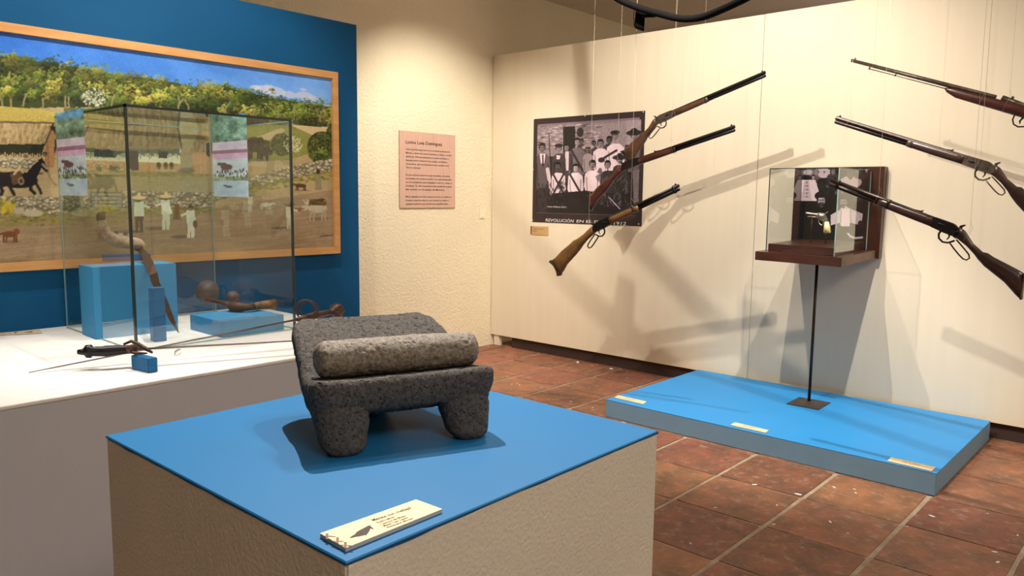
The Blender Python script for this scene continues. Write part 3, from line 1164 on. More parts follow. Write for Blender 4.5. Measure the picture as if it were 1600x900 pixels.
class Canvas:
    """a flat picture; points are photo pixels on the picture's own plane, turned into canvas cells"""

    def __init__(self, a0, a1, b0, b1, step, to_plane):
        self.a0, self.a1, self.b0, self.b1 = a0, a1, b0, b1
        self.W = int(round(abs(a1 - a0) / step)) + 1
        self.H = int(round((b1 - b0) / step)) + 1
        self.to_plane = to_plane
        self.c = np.zeros((self.H, self.W, 3), np.float32)

    def m(self, u, v):
        a, b = self.to_plane(u, v)
        return ((a - self.a0) / (self.a1 - self.a0) * (self.W - 1), (b - self.b0) / (self.b1 - self.b0) * (self.H - 1))

    def poly(self, pts, col, jit=0, alpha=1.0, streak=None):
        P = np.array([self.m(*p) for p in pts])
        x0, y0 = np.floor(P.min(0)).astype(int)
        x1, y1 = np.ceil(P.max(0)).astype(int) + 1
        x0, y0 = max(x0, 0), max(y0, 0)
        x1, y1 = min(x1, self.W), min(y1, self.H)
        if x1 <= x0 or y1 <= y0:
            return
        X, Y = np.meshgrid(np.arange(x0, x1), np.arange(y0, y1))
        ins = np.zeros(X.shape, bool)
        j = len(P) - 1
        for i in range(len(P)):
            xi, yi = P[i]
            xj, yj = P[j]
            if yi != yj:
                cond = ((yi > Y) != (yj > Y)) & (X < (xj - xi) * (Y - yi) / (yj - yi) + xi)
                ins ^= cond
            j = i
        cc = np.array(col, float)[None, None, :].repeat(X.shape[0], 0).repeat(X.shape[1], 1)
        if jit:
            if streak == 'v':
                cc = cc + RNG.normal(0, jit, (1, X.shape[1], 1)) + RNG.normal(0, jit * .4, X.shape + (1,))
            elif streak == 'h':
                cc = cc + RNG.normal(0, jit, (X.shape[0], 1, 1)) + RNG.normal(0, jit * .4, X.shape + (1,))
            else:
                cc = cc + RNG.normal(0, jit, X.shape + (1,))
        A = (ins * alpha)[..., None]
        R = self.c[y0:y1, x0:x1]
        self.c[y0:y1, x0:x1] = R * (1 - A) + cc * A

    def ell(self, u, v, ru, rv, col, alpha=1.0, rot=0.0):
        cx, cy = self.m(u, v)
        rx = abs(self.m(u + ru, v)[0] - cx)
        ry = abs(self.m(u, v + rv)[1] - cy)
        rx, ry = max(rx, 0.7), max(ry, 0.7)
        R = max(rx, ry) + 1
        x0, x1 = max(int(cx - R), 0), min(int(cx + R) + 2, self.W)
        y0, y1 = max(int(cy - R), 0), min(int(cy + R) + 2, self.H)
        if x1 <= x0 or y1 <= y0:
            return
        X, Y = np.meshgrid(np.arange(x0, x1) - cx, np.arange(y0, y1) - cy)
        if rot:
            ca, sa = math.cos(rot), math.sin(rot)
            X, Y = X * ca + Y * sa, -X * sa + Y * ca
        d = np.sqrt((X / rx) ** 2 + (Y / ry) ** 2)
        A = (np.clip((1 - d) * min(rx, ry) + 0.5, 0, 1) * alpha)[..., None]
        self.c[y0:y1, x0:x1] = self.c[y0:y1, x0:x1] * (1 - A) + np.array(col, float) * A

    def line(self, pts, w, col, alpha=1.0):
        for (a, b) in zip(pts, pts[1:]):
            n = max(2, int(math.hypot(b[0] - a[0], b[1] - a[1]) / max(w * 0.4, 0.5)))
            for k in range(n + 1):
                t = k / n
                self.ell(a[0] + (b[0] - a[0]) * t, a[1] + (b[1] - a[1]) * t, w / 2, w / 2, col, alpha)

    def dabs(self, n, inside, size, cols, alpha=0.8, flat=1.0):
        """n random brush dabs; inside() gives a photo point"""
        for _ in range(n):
            u, v = inside()
            s = size * random.uniform(0.5, 1.4)
            col = random.choice(cols)
            j = random.uniform(-10, 10)
            self.ell(u, v, s, s * flat, [c + j for c in col], alpha, random.uniform(-.6, .6))

    def build(self, name, material, parent, plane_point, desat=None):
        H, W = self.H, self.W
        aa = np.linspace(self.a0, self.a1, W)
        bb = np.linspace(self.b0, self.b1, H)
        A, B = np.meshgrid(aa, bb)
        co = plane_point(A, B).reshape(-1, 3).astype(np.float32)
        me = bpy.data.meshes.new(name)
        me.vertices.add(H * W)
        me.vertices.foreach_set('co', co.ravel())
        idx = np.arange(H * W).reshape(H, W)
        q = np.stack([idx[:-1, :-1], idx[:-1, 1:], idx[1:, 1:], idx[1:, :-1]], -1).reshape(-1, 4)
        me.loops.add(q.size)
        me.loops.foreach_set('vertex_index', q.ravel().astype(np.int32))
        me.polygons.add(len(q))
        me.polygons.foreach_set('loop_start', (np.arange(len(q)) * 4).astype(np.int32))
        me.update(calc_edges=True)
        at = me.color_attributes.new('paint', 'FLOAT_COLOR', 'POINT')
        rgba = np.ones((H * W, 4), np.float32)
        rgba[:, :3] = s2l(np.clip(self.c, 0, 255)).reshape(-1, 3)
        at.data.foreach_set('color', rgba.ravel())
        me.materials.append(material)
        o = bpy.data.objects.new(name, me)
        COL.objects.link(o)
        if parent:
            keep(o, parent)
        return o


# ------------------------------------------------------------------ the big landscape painting
FY = BY - 0.046          # front of the frame
PY = BY - 0.028          # canvas plane
fr = ay(528.5, 113, FY)
fb = ay(529, 396, FY)
FX1 = fr.x
FZT, FZB = fr.z, fb.z
FX0 = ay(-150, 200, FY).x
FWD = 0.042
pa = thing('landscape_painting', 'large village landscape painting in pale wooden frame on blue board', 'painting', ((FX0 + FX1) / 2, FY, FZB))
bm = bmesh.new()
canvas_x0, canvas_x1, canvas_z0, canvas_z1 = FX0 + FWD - 0.006, FX1 - FWD + 0.006, FZB + FWD - 0.006, FZT - FWD + 0.006


def miter(bm, inner, outer, d):
    prism(bm, [outer[0], outer[1], inner[1], inner[0]], d, 0.0015)


O_ = [Vector((FX0, FY, FZB)), Vector((FX1, FY, FZB)), Vector((FX1, FY, FZT)), Vector((FX0, FY, FZT))]
I_ = [Vector((FX0 + FWD, FY, FZB + FWD)), Vector((FX1 - FWD, FY, FZB + FWD)), Vector((FX1 - FWD, FY, FZT - FWD)), Vector((FX0 + FWD, FY, FZT - FWD))]
for k in range(4):
    bm = bmesh.new()
    miter(bm, (I_[k], I_[(k + 1) % 4]), (O_[k], O_[(k + 1) % 4]), (0, 0.044, 0))
    keep(link('frame_rail', bm, M['frame_wood']), pa)

cv = Canvas(canvas_x0, canvas_x1, canvas_z0, canvas_z1, 0.0042, lambda u, v: (lambda p: (p.x, p.z))(ay(u, v, PY)))
XX, ZZ = np.meshgrid(np.linspace(0, 1, cv.W), np.linspace(0, 1, cv.H))
# sky gradient, left deep blue to pale right
sky = np.stack([42 + 70 * XX + 50 * (1 - ZZ), 104 + 58 * XX + 46 * (1 - ZZ), 196 + 34 * XX + 6 * (1 - ZZ)], -1)
cv.c[:] = sky


def fb_noise(shape, cells, amp):
    out = np.zeros(shape)
    for k in range(4):
        gy, gx = cells[1] * 2 ** k + 2, cells[0] * 2 ** k + 2
        g = RNG.normal(0, 1, (gy, gx))
        yy = np.linspace(0, gy - 1.001, shape[0])
        xx = np.linspace(0, gx - 1.001, shape[1])
        yi, xi = yy.astype(int), xx.astype(int)
        fy, fx = (yy - yi)[:, None], (xx - xi)[None, :]
        a = g[yi][:, xi] * (1 - fx) + g[yi][:, np.minimum(xi + 1, gx - 1)] * fx
        b = g[np.minimum(yi + 1, gy - 1)][:, xi] * (1 - fx) + g[np.minimum(yi + 1, gy - 1)][:, np.minimum(xi + 1, gx - 1)] * fx
        out += (a * (1 - fy) + b * fy) * amp / 1.7 ** k
    return out


# everything below the tree line: tan ground
GROUND = [(-400, 150), (0, 150), (250, 152), (540, 170), (560, 420), (-400, 440)]
cv.poly(GROUND, (176, 156, 116), 4)
cv.poly([(-400, 320), (0, 335), (200, 328), (340, 325), (560, 290), (560, 420), (-400, 440)], (158, 136, 106), 4)
nz_ = fb_noise(cv.c.shape[:2], (14, 9), 6)[..., None]
cv.c += nz_
for k in range(420):          # road streaks
    u = random.uniform(-250, 528)
    v = random.uniform(322, 405) - max(0, u - 330) * 0.10
    cv.ell(u, v, random.uniform(10, 40), random.uniform(0.6, 1.8), random.choice([(172, 150, 120), (140, 118, 92), (184, 164, 134), (150, 128, 98)]), 0.35, 0.06)
# clouds
for (u, v, r) in ((400, 137, 9), (412, 140, 14), (430, 143, 16), (452, 148, 12), (476, 150, 14), (420, 136, 8), (474, 140, 5), (490, 154, 9), (312, 137, 8)):
    cv.ell(u, v, r, r * 0.45, (206, 204, 216), 0.7)
# far hill on the right
cv.poly([(420, 156), (460, 158), (530, 172), (530, 210), (400, 200)], (120, 130, 120), 3)


def tl(u):
    xs = [-400, -200, 0, 20, 55, 85, 120, 150, 200, 240, 275, 310, 340, 380, 420, 450, 480, 530]
    ys = [78, 84, 84, 80, 92, 95, 103, 106, 116, 119, 126, 133, 127, 139, 147, 153, 157, 166]
    return np.interp(u, xs, ys)


def bl(u):
    return np.interp(u, [-400, 0, 80, 175, 250, 330, 400, 470, 530], [170, 170, 168, 167, 167, 178, 188, 190, 196])


cv.poly([(u, tl(u) + 4) for u in range(-400, 540, 10)] + [(u, bl(u)) for u in range(535, -410, -15)], (66, 76, 34), 5)
greens = [(52, 64, 26), (74, 88, 36), (100, 112, 48), (124, 128, 62), (60, 72, 40), (138, 132, 66), (84, 84, 40)]
for row in range(4):           # tree crowns, far ones first
    for k in range(62):
        u = -262 + k * 13.0 + random.uniform(-6, 6)
        top, low_ = float(tl(u)), float(bl(u))
        v = top + 9 + row * (low_ - top - 9) / 4.2 + random.uniform(-4, 4)
        r = random.uniform(8, 20)
        base = random.choice(greens)
        base = [c * (0.86 + 0.08 * row) for c in base]
        cv.ell(u, v + r * 0.35, r * 0.95, r * 0.55, [c * 0.5 for c in base], 0.55)
        for q in range(90):
            a, d = random.uniform(0, 6.28), random.random() ** 0.6
            d *= 1.0 + 0.25 * math.sin(a * 5 + k)
            px, py = u + math.cos(a) * d * r * 1.1, v + math.sin(a) * d * r * 0.8
            lite = 0.74 + 0.75 * (0.5 - math.sin(a) * d * 0.5 - math.cos(a) * d * 0.15)
            cv.ell(px, py, random.uniform(0.6, 1.9), random.uniform(0.5, 1.2), [c * lite + random.uniform(-8, 14) for c in base], 0.8)
for k in range(26):           # bare trunks among them
    u = random.uniform(-100, 520)
    v = bl(u) - random.uniform(0, 14)
    cv.line([(u, v + 6), (u + random.uniform(-3, 3), v - 4), (u + random.uniform(-8, 8), v - 14)], 0.9, (150, 138, 104), 0.7)
for (u0, v0, n, rr) in ((148, 152, 150, 17), (455, 228, 110, 16)):    # white blossoming bushes
    cv.ell(u0, v0, rr * 1.2, rr * 0.8, (58, 68, 44), 0.8)
    for _ in range(n):
        a, d = random.uniform(0, 6.28), random.random() ** 0.5
        cv.ell(u0 + math.cos(a) * d * rr * 1.2, v0 + math.sin(a) * d * rr * 0.8, 0.9, 0.8, (214, 214, 188), 0.9)
# pale hills and meadows
cv.poly([(-300, 165), (0, 166), (60, 170), (96, 178), (110, 190), (60, 192), (-300, 192)], (188, 170, 92), 6)
cv.poly([(455, 195), (528, 200), (528, 215), (480, 213)], (206, 184, 140), 5)
cv.poly([(380, 190), (460, 198), (490, 212), (500, 235), (450, 250), (400, 252), (372, 262), (340, 262), (345, 200)], (140, 142, 76), 8)
cv.poly([(400, 215), (425, 205), (440, 200), (446, 204), (430, 214), (408, 226)], (190, 174, 130), 3)
cv.line([(395, 180), (395, 172)], 1.5, (120, 132, 76))
cv.line([(400, 181), (400, 166)], 1.5, (120, 132, 76))
# dark shrubs at right
for (u0, v0, rr, n) in ((505, 232, 24, 420), (440, 226, 16, 200), (415, 232, 12, 120), (520, 208, 10, 80)):
    cv.ell(u0, v0, rr, rr * 1.1, (44, 54, 24), 0.85)
    for _ in range(n):
        a, d = random.uniform(0, 6.28), random.random() ** 0.5
        cv.ell(u0 + math.cos(a) * d * rr, v0 + math.sin(a) * d * rr * 1.1, 1.4, 1.1, random.choice([(78, 88, 34), (98, 108, 44), (40, 50, 22), (124, 124, 52)]), 0.9)
for _ in range(110):
    a, d = random.uniform(0, 6.28), random.random() ** 0.5
    cv.ell(458 + math.cos(a) * d * 15, 226 + math.sin(a) * d * 13, 0.9, 0.8, (222, 220, 196), 0.9)
for k in range(9):
    a = k * 0.7
    cv.line([(502, 238), (502 + math.cos(a) * 10, 238 - abs(math.sin(a)) * 11 + 3)], 1.6, (130, 146, 66))


def stones(path, h, n, seed):
    r = random.Random(seed)
    cv.poly([(u, v - h * 0.5) for u, v in path] + [(u, v + h * 0.5) for u, v in path[::-1]], (132, 120, 92), 6)
    for _ in range(n):
        t = r.random() * (len(path) - 1)
        i = min(int(t), len(path) - 2)
        f = t - i
        u = path[i][0] * (1 - f) + path[i + 1][0] * f
        v = path[i][1] * (1 - f) + path[i + 1][1] * f + r.uniform(-h * 0.5, h * 0.48)
        s = r.uniform(1.6, 4.2)
        cv.ell(u, v + 0.8, s + 0.7, s * 0.62 + 0.6, (84, 76, 58), 0.65)
        g = r.uniform(-22, 18)
        cv.ell(u, v, s, s * 0.6, (186 + g, 176 + g, 146 + g), 0.95)
        cv.ell(u - s * 0.2, v - s * 0.2, s * 0.55, s * 0.28, (212 + g, 204 + g, 176 + g), 0.7)


# shed at the left
def inside(pts, u, v):
    c = False
    j = len(pts) - 1
    for i in range(len(pts)):
        (xi, yi), (xj, yj) = pts[i], pts[j]
        if (yi > v) != (yj > v) and u < (xj - xi) * (v - yi) / (yj - yi) + xi:
            c = not c
        j = i
    return c


def thatch(pts, base, n, drop):
    cv.poly(pts, base, 6, streak='v')
    us = [p[0] for p in pts]
    vs = [p[1] for p in pts]
    for _ in range(n * 2):
        u = random.uniform(min(us), max(us))
        v = random.uniform(min(vs), max(vs))
        if not inside(pts, u, v) or not inside(pts, u - 1, v + drop * 0.8):
            continue
        g = random.uniform(-34, 26)
        cv.line([(u, v), (u - random.uniform(0, 1.5), v + drop)], 0.7, [c + g for c in base], 0.45)
    for k in range(5):
        u = random.uniform(min(us), max(us))
        v = min(vs) + 8
        if inside(pts, u, v) and inside(pts, u + 14, v + 4):
            cv.poly([(u, v - 3), (u + 14, v - 2), (u + 11, v + 8), (u - 2, v + 7)], [c + 18 for c in base], 5, 0.6)
    cv.line([pts[0], pts[1]], 1.2, [c * 0.55 for c in base], 0.8)
    cv.line([pts[1], pts[2]], 1.2, [c * 0.5 for c in base], 0.8)


cv.poly([(100, 186), (300, 190), (345, 196), (345, 300), (100, 296)], (166, 154, 112), 5)
cv.poly([(100, 168), (345, 176), (345, 200), (100, 196)], (104, 110, 60), 8)
cv.poly([(-160, 232), (70, 238), (84, 262), (68, 264), (-160, 268)], (190, 166, 120), 6)
stones([(-160, 253), (0, 254), (66, 255)], 14, 160, 3)
cv.poly([(68, 238), (82, 196), (92, 212), (84, 262), (70, 263)], (158, 122, 84), 5)
cv.poly([(86, 216), (92, 218), (86, 240), (84, 238)], (60, 48, 38), 2)
thatch([(-160, 188), (84, 192), (70, 226), (-160, 228)], (178, 156, 114), 620, 6)
cv.poly([(-160, 226), (70, 225), (66, 240), (30, 238), (-160, 240)], (52, 56, 40), 4)
for k in range(60):
    u = -160 + k * 3.9
    cv.poly([(u, 238), (u + 2, 246), (u + 4, 238)], (60, 60, 44), 2)
cv.poly([(82, 193), (96, 211), (90, 214), (78, 199)], (66, 54, 44), 3)
cv.ell(40, 244, 6, 4.5, (196, 172, 132))
cv.ell(40, 244, 4, 3, (110, 92, 66))
cv.line([(-160, 268), (0, 270), (66, 271)], 2.2, (86, 70, 54))
# main house
cv.poly([(130, 228), (282, 232), (281, 269), (134, 266)], (222, 222, 184), 4)
cv.poly([(132, 250), (281, 256), (281, 269), (134, 267)], (194, 156, 106), 5)
cv.poly([(200, 233), (216, 233), (217, 266), (200, 265)], (70, 62, 58), 3)
cv.poly([(146, 226), (180, 226), (180, 246), (147, 245)], (52, 62, 70), 3)
cv.poly([(246, 232), (262, 233), (262, 246), (247, 246)], (58, 60, 62), 3)
cv.poly([(128, 226), (282, 230), (280, 240), (130, 238)], (96, 108, 92), 4)
for k in range(52):
    u = 131 + k * 2.9
    cv.poly([(u, 238), (u + 1.4, 238 + random.uniform(6, 12)), (u + 3, 239)], (104, 114, 94), 2)
cv.poly([(147, 230), (178, 230), (178, 245), (148, 244)], (54, 64, 74), 3)
cv.poly([(200, 236), (215, 236), (216, 265), (200, 264)], (72, 64, 60), 3)
cv.poly([(247, 236), (262, 237), (262, 247), (247, 246)], (58, 60, 62), 3)
thatch([(140, 192), (278, 197), (284, 232), (124, 228)], (142, 128, 92), 700, 7)
cv.line([(140, 192), (124, 229)], 1.2, (84, 76, 54), 0.8)
for k in range(60):
    u = 125 + k * 2.65
    cv.poly([(u, 228), (u + 1.3, 236), (u + 2.8, 229)], (150, 134, 98), 4)
cv.poly([(245, 264), (275, 266), (275, 268), (245, 267)], (184, 180, 156), 2)
cv.poly([(249, 267), (252, 267), (251, 272), (249, 272)], (150, 146, 124), 2)
cv.poly([(270, 268), (273, 268), (273, 273), (270, 273)], (150, 146, 124), 2)
for u in (248, 259, 268):
    cv.ell(u, 258, 3.4, 4.5, (74, 84, 48))
    cv.ell(u, 263, 2.4, 2.2, (150, 96, 66))
for u in (155, 175, 182):
    cv.ell(u, 263, 5, 5, (92, 102, 62), 0.8)
for k in range(240):
    u = random.uniform(125, 330)
    cv.ell(u, random.uniform(268, 276), 3, 1.1, random.choice([(138, 134, 74), (158, 144, 84), (120, 122, 66)]), 0.6)
# round hut
cv.poly([(301, 238), (332, 238), (333, 272), (303, 272)], (192, 158, 112), 5, streak='v')
thatch([(312, 199), (330, 200), (336, 238), (297, 237)], (150, 132, 90), 220, 6)
cv.poly([(322, 224), (331, 222), (331, 246), (323, 244)], (52, 46, 42), 3)
cv.ell(292, 266, 12, 4, (112, 98, 84), 0.6)
# ox and calf
for (u, v, s) in ((398, 226, 1.0), (413, 236, 0.6)):
    cv.ell(u, v, 13 * s, 12 * s, (66, 54, 48))
    cv.ell(u + 9 * s, v - 4 * s, 6 * s, 8 * s, (58, 46, 42))
    for d in (-9, -5, 5, 9):
        cv.line([(u + d * s, v + 8 * s), (u + d * s, v + 24 * s)], 3 * s, (58, 46, 42))
cv.ell(402, 250, 18, 2.5, (110, 100, 76), 0.6)
# field stone wall and gate
stones([(-160, 318), (0, 320), (92, 321)], 26, 330, 5)
stones([(96, 318), (136, 318)], 18, 60, 15)
stones([(192, 312), (260, 313), (332, 314)], 26, 240, 6)
stones([(332, 305), (380, 290), (430, 276), (470, 266), (528, 256)], 19, 330, 7)
cv.poly([(140, 298), (144, 298), (145, 326), (141, 326)], (116, 116, 104), 3)
cv.poly([(188, 298), (192, 298), (193, 326), (189, 326)], (116, 116, 104), 3)
cv.poly([(144, 300), (189, 300), (189, 325), (145, 324)], (120, 120, 96), 3)
for k in range(4):
    v = 302 + k * 6
    cv.poly([(144, v), (190, v), (190, v + 3.4), (144, v + 3.2)], (162, 160, 142), 4, streak='h')
cv.line([(150, 296), (150, 325)], 1.8, (176, 174, 156))
# grass strips
for k in range(900):
    u = random.uniform(-200, 528)
    if u < 110:
        v = random.uniform(332, 352)
    elif u < 330:
        v = random.uniform(324, 334)
    else:
        v = random.uniform(298, 312) - (u - 330) * 0.17
    cv.ell(u, v, random.uniform(1.5, 4), random.uniform(0.8, 2), random.choice([(146, 144, 58), (122, 128, 56), (164, 152, 74), (100, 110, 50)]), 0.75)
for k in range(40):
    cv.ell(12 + random.uniform(-18, 12), 322 + random.uniform(-10, 10), 2.2, 3.4, random.choice([(206, 178, 52), (120, 124, 48), (180, 160, 50)]), 0.9)
cv.ell(52, 333, 16, 5.5, (188, 178, 148))
cv.ell(30, 330, 9, 5, (176, 168, 140))
for k in range(160):
    cv.ell(112 + random.uniform(-12, 12), 318 + random.uniform(-13, 12), 2, 2, random.choice([(58, 66, 36), (86, 92, 48), (40, 48, 28)]), 0.85)


# animals and people
def quad(u, v, L, Hh, col, head=1, legs=1.0, neck=(0.35, -0.4)):
    cv.ell(u + 2, v + Hh * 1.25, L * 0.8, Hh * 0.18, (112, 96, 74), 0.6)
    cv.ell(u, v, L * 0.55, Hh * 0.5, col)
    for d in (-0.45, -0.3, 0.3, 0.45):
        cv.line([(u + d * L, v), (u + d * L * 1.05, v + Hh * 1.2 * legs)], max(1.2, Hh * 0.2), [c * 0.85 for c in col])
    cv.line([(u + head * L * 0.45, v - Hh * 0.1), (u + head * L * (0.45 + neck[0]), v + neck[1] * Hh)], Hh * 0.45, col)
    cv.ell(u + head * L * (0.55 + neck[0]), v + neck[1] * Hh + Hh * 0.1, L * 0.16, Hh * 0.2, col)


# black saddled horse
K1 = (38, 32, 36)
cv.ell(28, 281, 31, 13, K1)
cv.ell(0, 281, 14, 12, K1)
cv.poly([(40, 272), (54, 256), (64, 250), (68, 258), (60, 272), (52, 290)], K1, 2)
cv.poly([(60, 250), (66, 246), (76, 266), (73, 270), (64, 262)], K1, 2)
cv.line([(48, 288), (48, 296), (54, 302)], 5, K1)
cv.line([(56, 286), (62, 296), (64, 302)], 4, K1)
cv.line([(-2, 288), (4, 298), (2, 304)], 5, K1)
cv.line([(14, 290), (20, 300), (22, 304)], 5, K1)
cv.line([(-14, 276), (-18, 296)], 3, K1)
cv.poly([(16, 272), (34, 266), (36, 284), (20, 290)], (104, 80, 52), 5)
cv.line([(22, 272), (30, 262), (36, 270)], 3, (186, 170, 136))
cv.ell(33, 283, 4.5, 6, (170, 156, 130))
cv.ell(33, 283, 2.6, 3.8, (60, 50, 44))
cv.line([(66, 256), (74, 264)], 1, (170, 150, 120))
cv.line([(75, 268), (79, 280), (88, 290)], 0.7, (150, 130, 104))
# brown dog bottom left
cv.ell(17, 378, 14, 2.5, (112, 96, 78), 0.6)
cv.ell(15, 366, 11, 5, (124, 78, 42))
cv.ell(26, 362, 5, 4.5, (132, 84, 46))
for d in (6, 10, 22, 26):
    cv.line([(d, 368), (d, 378)], 2, (112, 70, 38))
cv.line([(5, 364), (0, 366)], 1.2, (112, 70, 38))
quad(192, 367, 22, 8, (206, 200, 190), -1, 0.9)
cv.ell(181, 364, 4, 3.5, (56, 50, 50))
cv.ell(196, 365, 4, 3, (70, 62, 60))


def peasant(u, v, h, hat=True, trousers=(206, 200, 176), shirt=(206, 206, 180), hatc=(222, 202, 142), arm=0):
    cv.ell(u - h * 0.28, v + h * 0.96, h * 0.32, h * 0.05, (92, 82, 70), 0.7)
    cv.poly([(u - h * .10, v + h * .52), (u + h * .12, v + h * .52), (u + h * .11, v + h), (u + h * .02, v + h), (u, v + h * .62), (u - h * .02, v + h), (u - h * .10, v + h)], trousers, 4)
    cv.poly([(u - h * .13, v + h * .16), (u + h * .12, v + h * .16), (u + h * .15, v + h * .56), (u - h * .13, v + h * .56)], shirt, 5)
    if arm:
        cv.line([(u + arm * h * .08, v + h * .24), (u + arm * h * .34, v + h * .34)], h * .07, shirt)
        cv.line([(u + arm * h * .32, v + h * .33), (u + arm * h * .42, v + h * .31)], h * .05, (130, 92, 66))
    cv.ell(u, v + h * .10, h * .06, h * .07, (112, 80, 60))
    if hat:
        cv.ell(u, v + h * .075, h * .20, h * .06, (70, 60, 44), .7)
        cv.ell(u, v + h * .05, h * .20, h * .055, hatc)
        cv.poly([(u - h * .07, v + h * .05), (u - h * .02, v - h * .09), (u + h * .03, v - h * .09), (u + h * .08, v + h * .05)], hatc, 5)
    else:
        cv.ell(u, v + h * .05, h * .07, h * .05, (50, 40, 34))


peasant(217, 306, 58, True, (96, 78, 58), (206, 212, 186), (224, 204, 146), 1)
peasant(259, 304, 55, True, (200, 206, 178), (216, 216, 190), (224, 204, 146), -1)
cv.poly([(252, 318), (264, 316), (270, 334), (256, 330)], (232, 232, 210), 3)
peasant(298, 320, 52, False, (216, 212, 186), (214, 216, 190), arm=-1)
cv.ell(305, 350, 3.6, 6, (110, 80, 60))
cv.line([(282, 326), (310, 326)], 1.2, (130, 104, 72))
for k in range(16):
    cv.line([(277 + random.uniform(-3, 3), 320), (276 + random.uniform(-6, 6), 342)], 1.6, random.choice([(120, 86, 54), (140, 104, 66), (92, 70, 46)]), 0.9)
peasant(391, 303, 28, True, (180, 174, 150), (200, 200, 170), (150, 134, 96))
quad(415, 320, 15, 6, (206, 198, 176), 1)
quad(470, 290, 15, 6, (92, 66, 46), -1)
cv.ell(366, 324, 8, 4.5, (172, 166, 140))
cv.ell(358, 330, 4, 2.5, (150, 142, 112))
# woman, donkey and its driver
cv.poly([(494, 272), (501, 272), (503, 297), (492, 297)], (150, 138, 108), 4)
cv.ell(497, 268, 3, 4, (70, 54, 44))
peasant(452, 316, 42, True, (196, 192, 170), (206, 202, 178), (150, 128, 92), 1)
cv.ell(498, 342, 16, 3, (112, 96, 78), 0.6)
DK = (188, 180, 152)
cv.ell(496, 325, 15, 7.5, DK)
cv.poly([(476, 317), (482, 313), (490, 320), (484, 328)], DK, 4)
cv.ell(476, 325, 5, 4, DK)
cv.line([(477, 318), (474, 312)], 1.6, DK)
cv.line([(481, 317), (479, 311)], 1.6, DK)
for (a, b) in ((487, 484), (491, 490), (504, 503), (508, 508)):
    cv.line([(a, 328), (b, 344)], 2.3, (170, 160, 132))
for k in range(30):
    cv.line([(486 + random.uniform(-4, 4), 315 + random.uniform(-3, 6)), (506 + random.uniform(-5, 4), 313 + random.uniform(-3, 8))], 1.1, random.choice([(92, 70, 40), (120, 96, 54), (66, 52, 34)]), 0.9)
cv.line([(460, 326), (470, 326), (475, 326)], 0.7, (120, 90, 60))
cv.line([(500, 369), (522, 367)], 1.2, (96, 76, 60), 0.7)
cv.c += RNG.normal(0, 3.0, cv.c.shape[:2] + (1,))
cv.c = (cv.c - 118) * 1.14 + 118
cv.build('painted_canvas', M['paint'], pa, lambda A, B: np.stack([A, np.full_like(A, PY), B], -1))

# ------------------------------------------------------------------ bright reflections in two panes of the case, painted as thin strips
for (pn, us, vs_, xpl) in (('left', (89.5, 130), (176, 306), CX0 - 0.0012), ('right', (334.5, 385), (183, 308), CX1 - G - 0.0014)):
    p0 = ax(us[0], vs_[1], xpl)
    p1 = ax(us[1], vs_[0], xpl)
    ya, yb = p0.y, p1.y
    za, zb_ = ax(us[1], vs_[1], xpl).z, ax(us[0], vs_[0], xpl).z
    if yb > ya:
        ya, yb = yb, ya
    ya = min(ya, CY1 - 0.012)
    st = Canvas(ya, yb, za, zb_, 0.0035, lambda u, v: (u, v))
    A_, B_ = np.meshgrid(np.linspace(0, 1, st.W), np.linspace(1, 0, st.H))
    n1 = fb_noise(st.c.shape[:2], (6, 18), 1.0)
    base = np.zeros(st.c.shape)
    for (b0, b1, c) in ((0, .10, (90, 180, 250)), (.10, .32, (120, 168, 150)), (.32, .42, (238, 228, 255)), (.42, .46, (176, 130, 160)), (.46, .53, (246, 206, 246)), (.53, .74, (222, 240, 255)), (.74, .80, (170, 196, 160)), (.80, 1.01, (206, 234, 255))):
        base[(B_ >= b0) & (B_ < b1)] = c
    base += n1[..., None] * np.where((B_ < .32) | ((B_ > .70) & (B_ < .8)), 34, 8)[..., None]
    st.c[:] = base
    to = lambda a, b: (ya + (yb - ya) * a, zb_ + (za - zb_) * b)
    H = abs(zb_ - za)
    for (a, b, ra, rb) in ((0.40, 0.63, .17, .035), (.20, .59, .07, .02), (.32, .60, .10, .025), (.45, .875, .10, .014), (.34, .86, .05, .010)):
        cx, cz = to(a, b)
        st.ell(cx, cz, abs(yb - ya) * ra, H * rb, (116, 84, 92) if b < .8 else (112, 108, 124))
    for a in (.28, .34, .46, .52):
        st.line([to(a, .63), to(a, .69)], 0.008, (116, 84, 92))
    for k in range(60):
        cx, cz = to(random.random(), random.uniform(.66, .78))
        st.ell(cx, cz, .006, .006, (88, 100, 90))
    st.build('painted_reflection', M['print'], case, lambda A, B, X=xpl: np.stack([np.full_like(A, X), A, B], -1))


# ------------------------------------------------------------------ text panel on the stucco wall
TY = LY - 0.012
tpn = thing('text_panel', 'pinkish wood-grain text panel on the cream stucco wall', 'sign', (4.1, LY, 1.2))
x0, x1 = ay(624.5, 260, TY).x, ay(711.5, 260, TY).x
z1, z0 = ay(624.5, 203.5, TY).z, ay(625, 325, TY).z
bm = bmesh.new()
box(bm, x0, x1, TY, LY - 0.0005, z0, z1, 0.001)
keep(link('board', bm, M['panel_pink']), tpn)
bm = bmesh.new()
EX, EZ = Vector((1, 0, 0)), Vector((0, 0, 1))
W_ = x1 - x0
H_T = z1 - z0


def tline(s, fu, fv, h, w):
    text_into(bm, s, Vector((x0 + fu * W_, TY - 0.001, z1 - fv * H_T)), EX, EZ, h, w * W_)


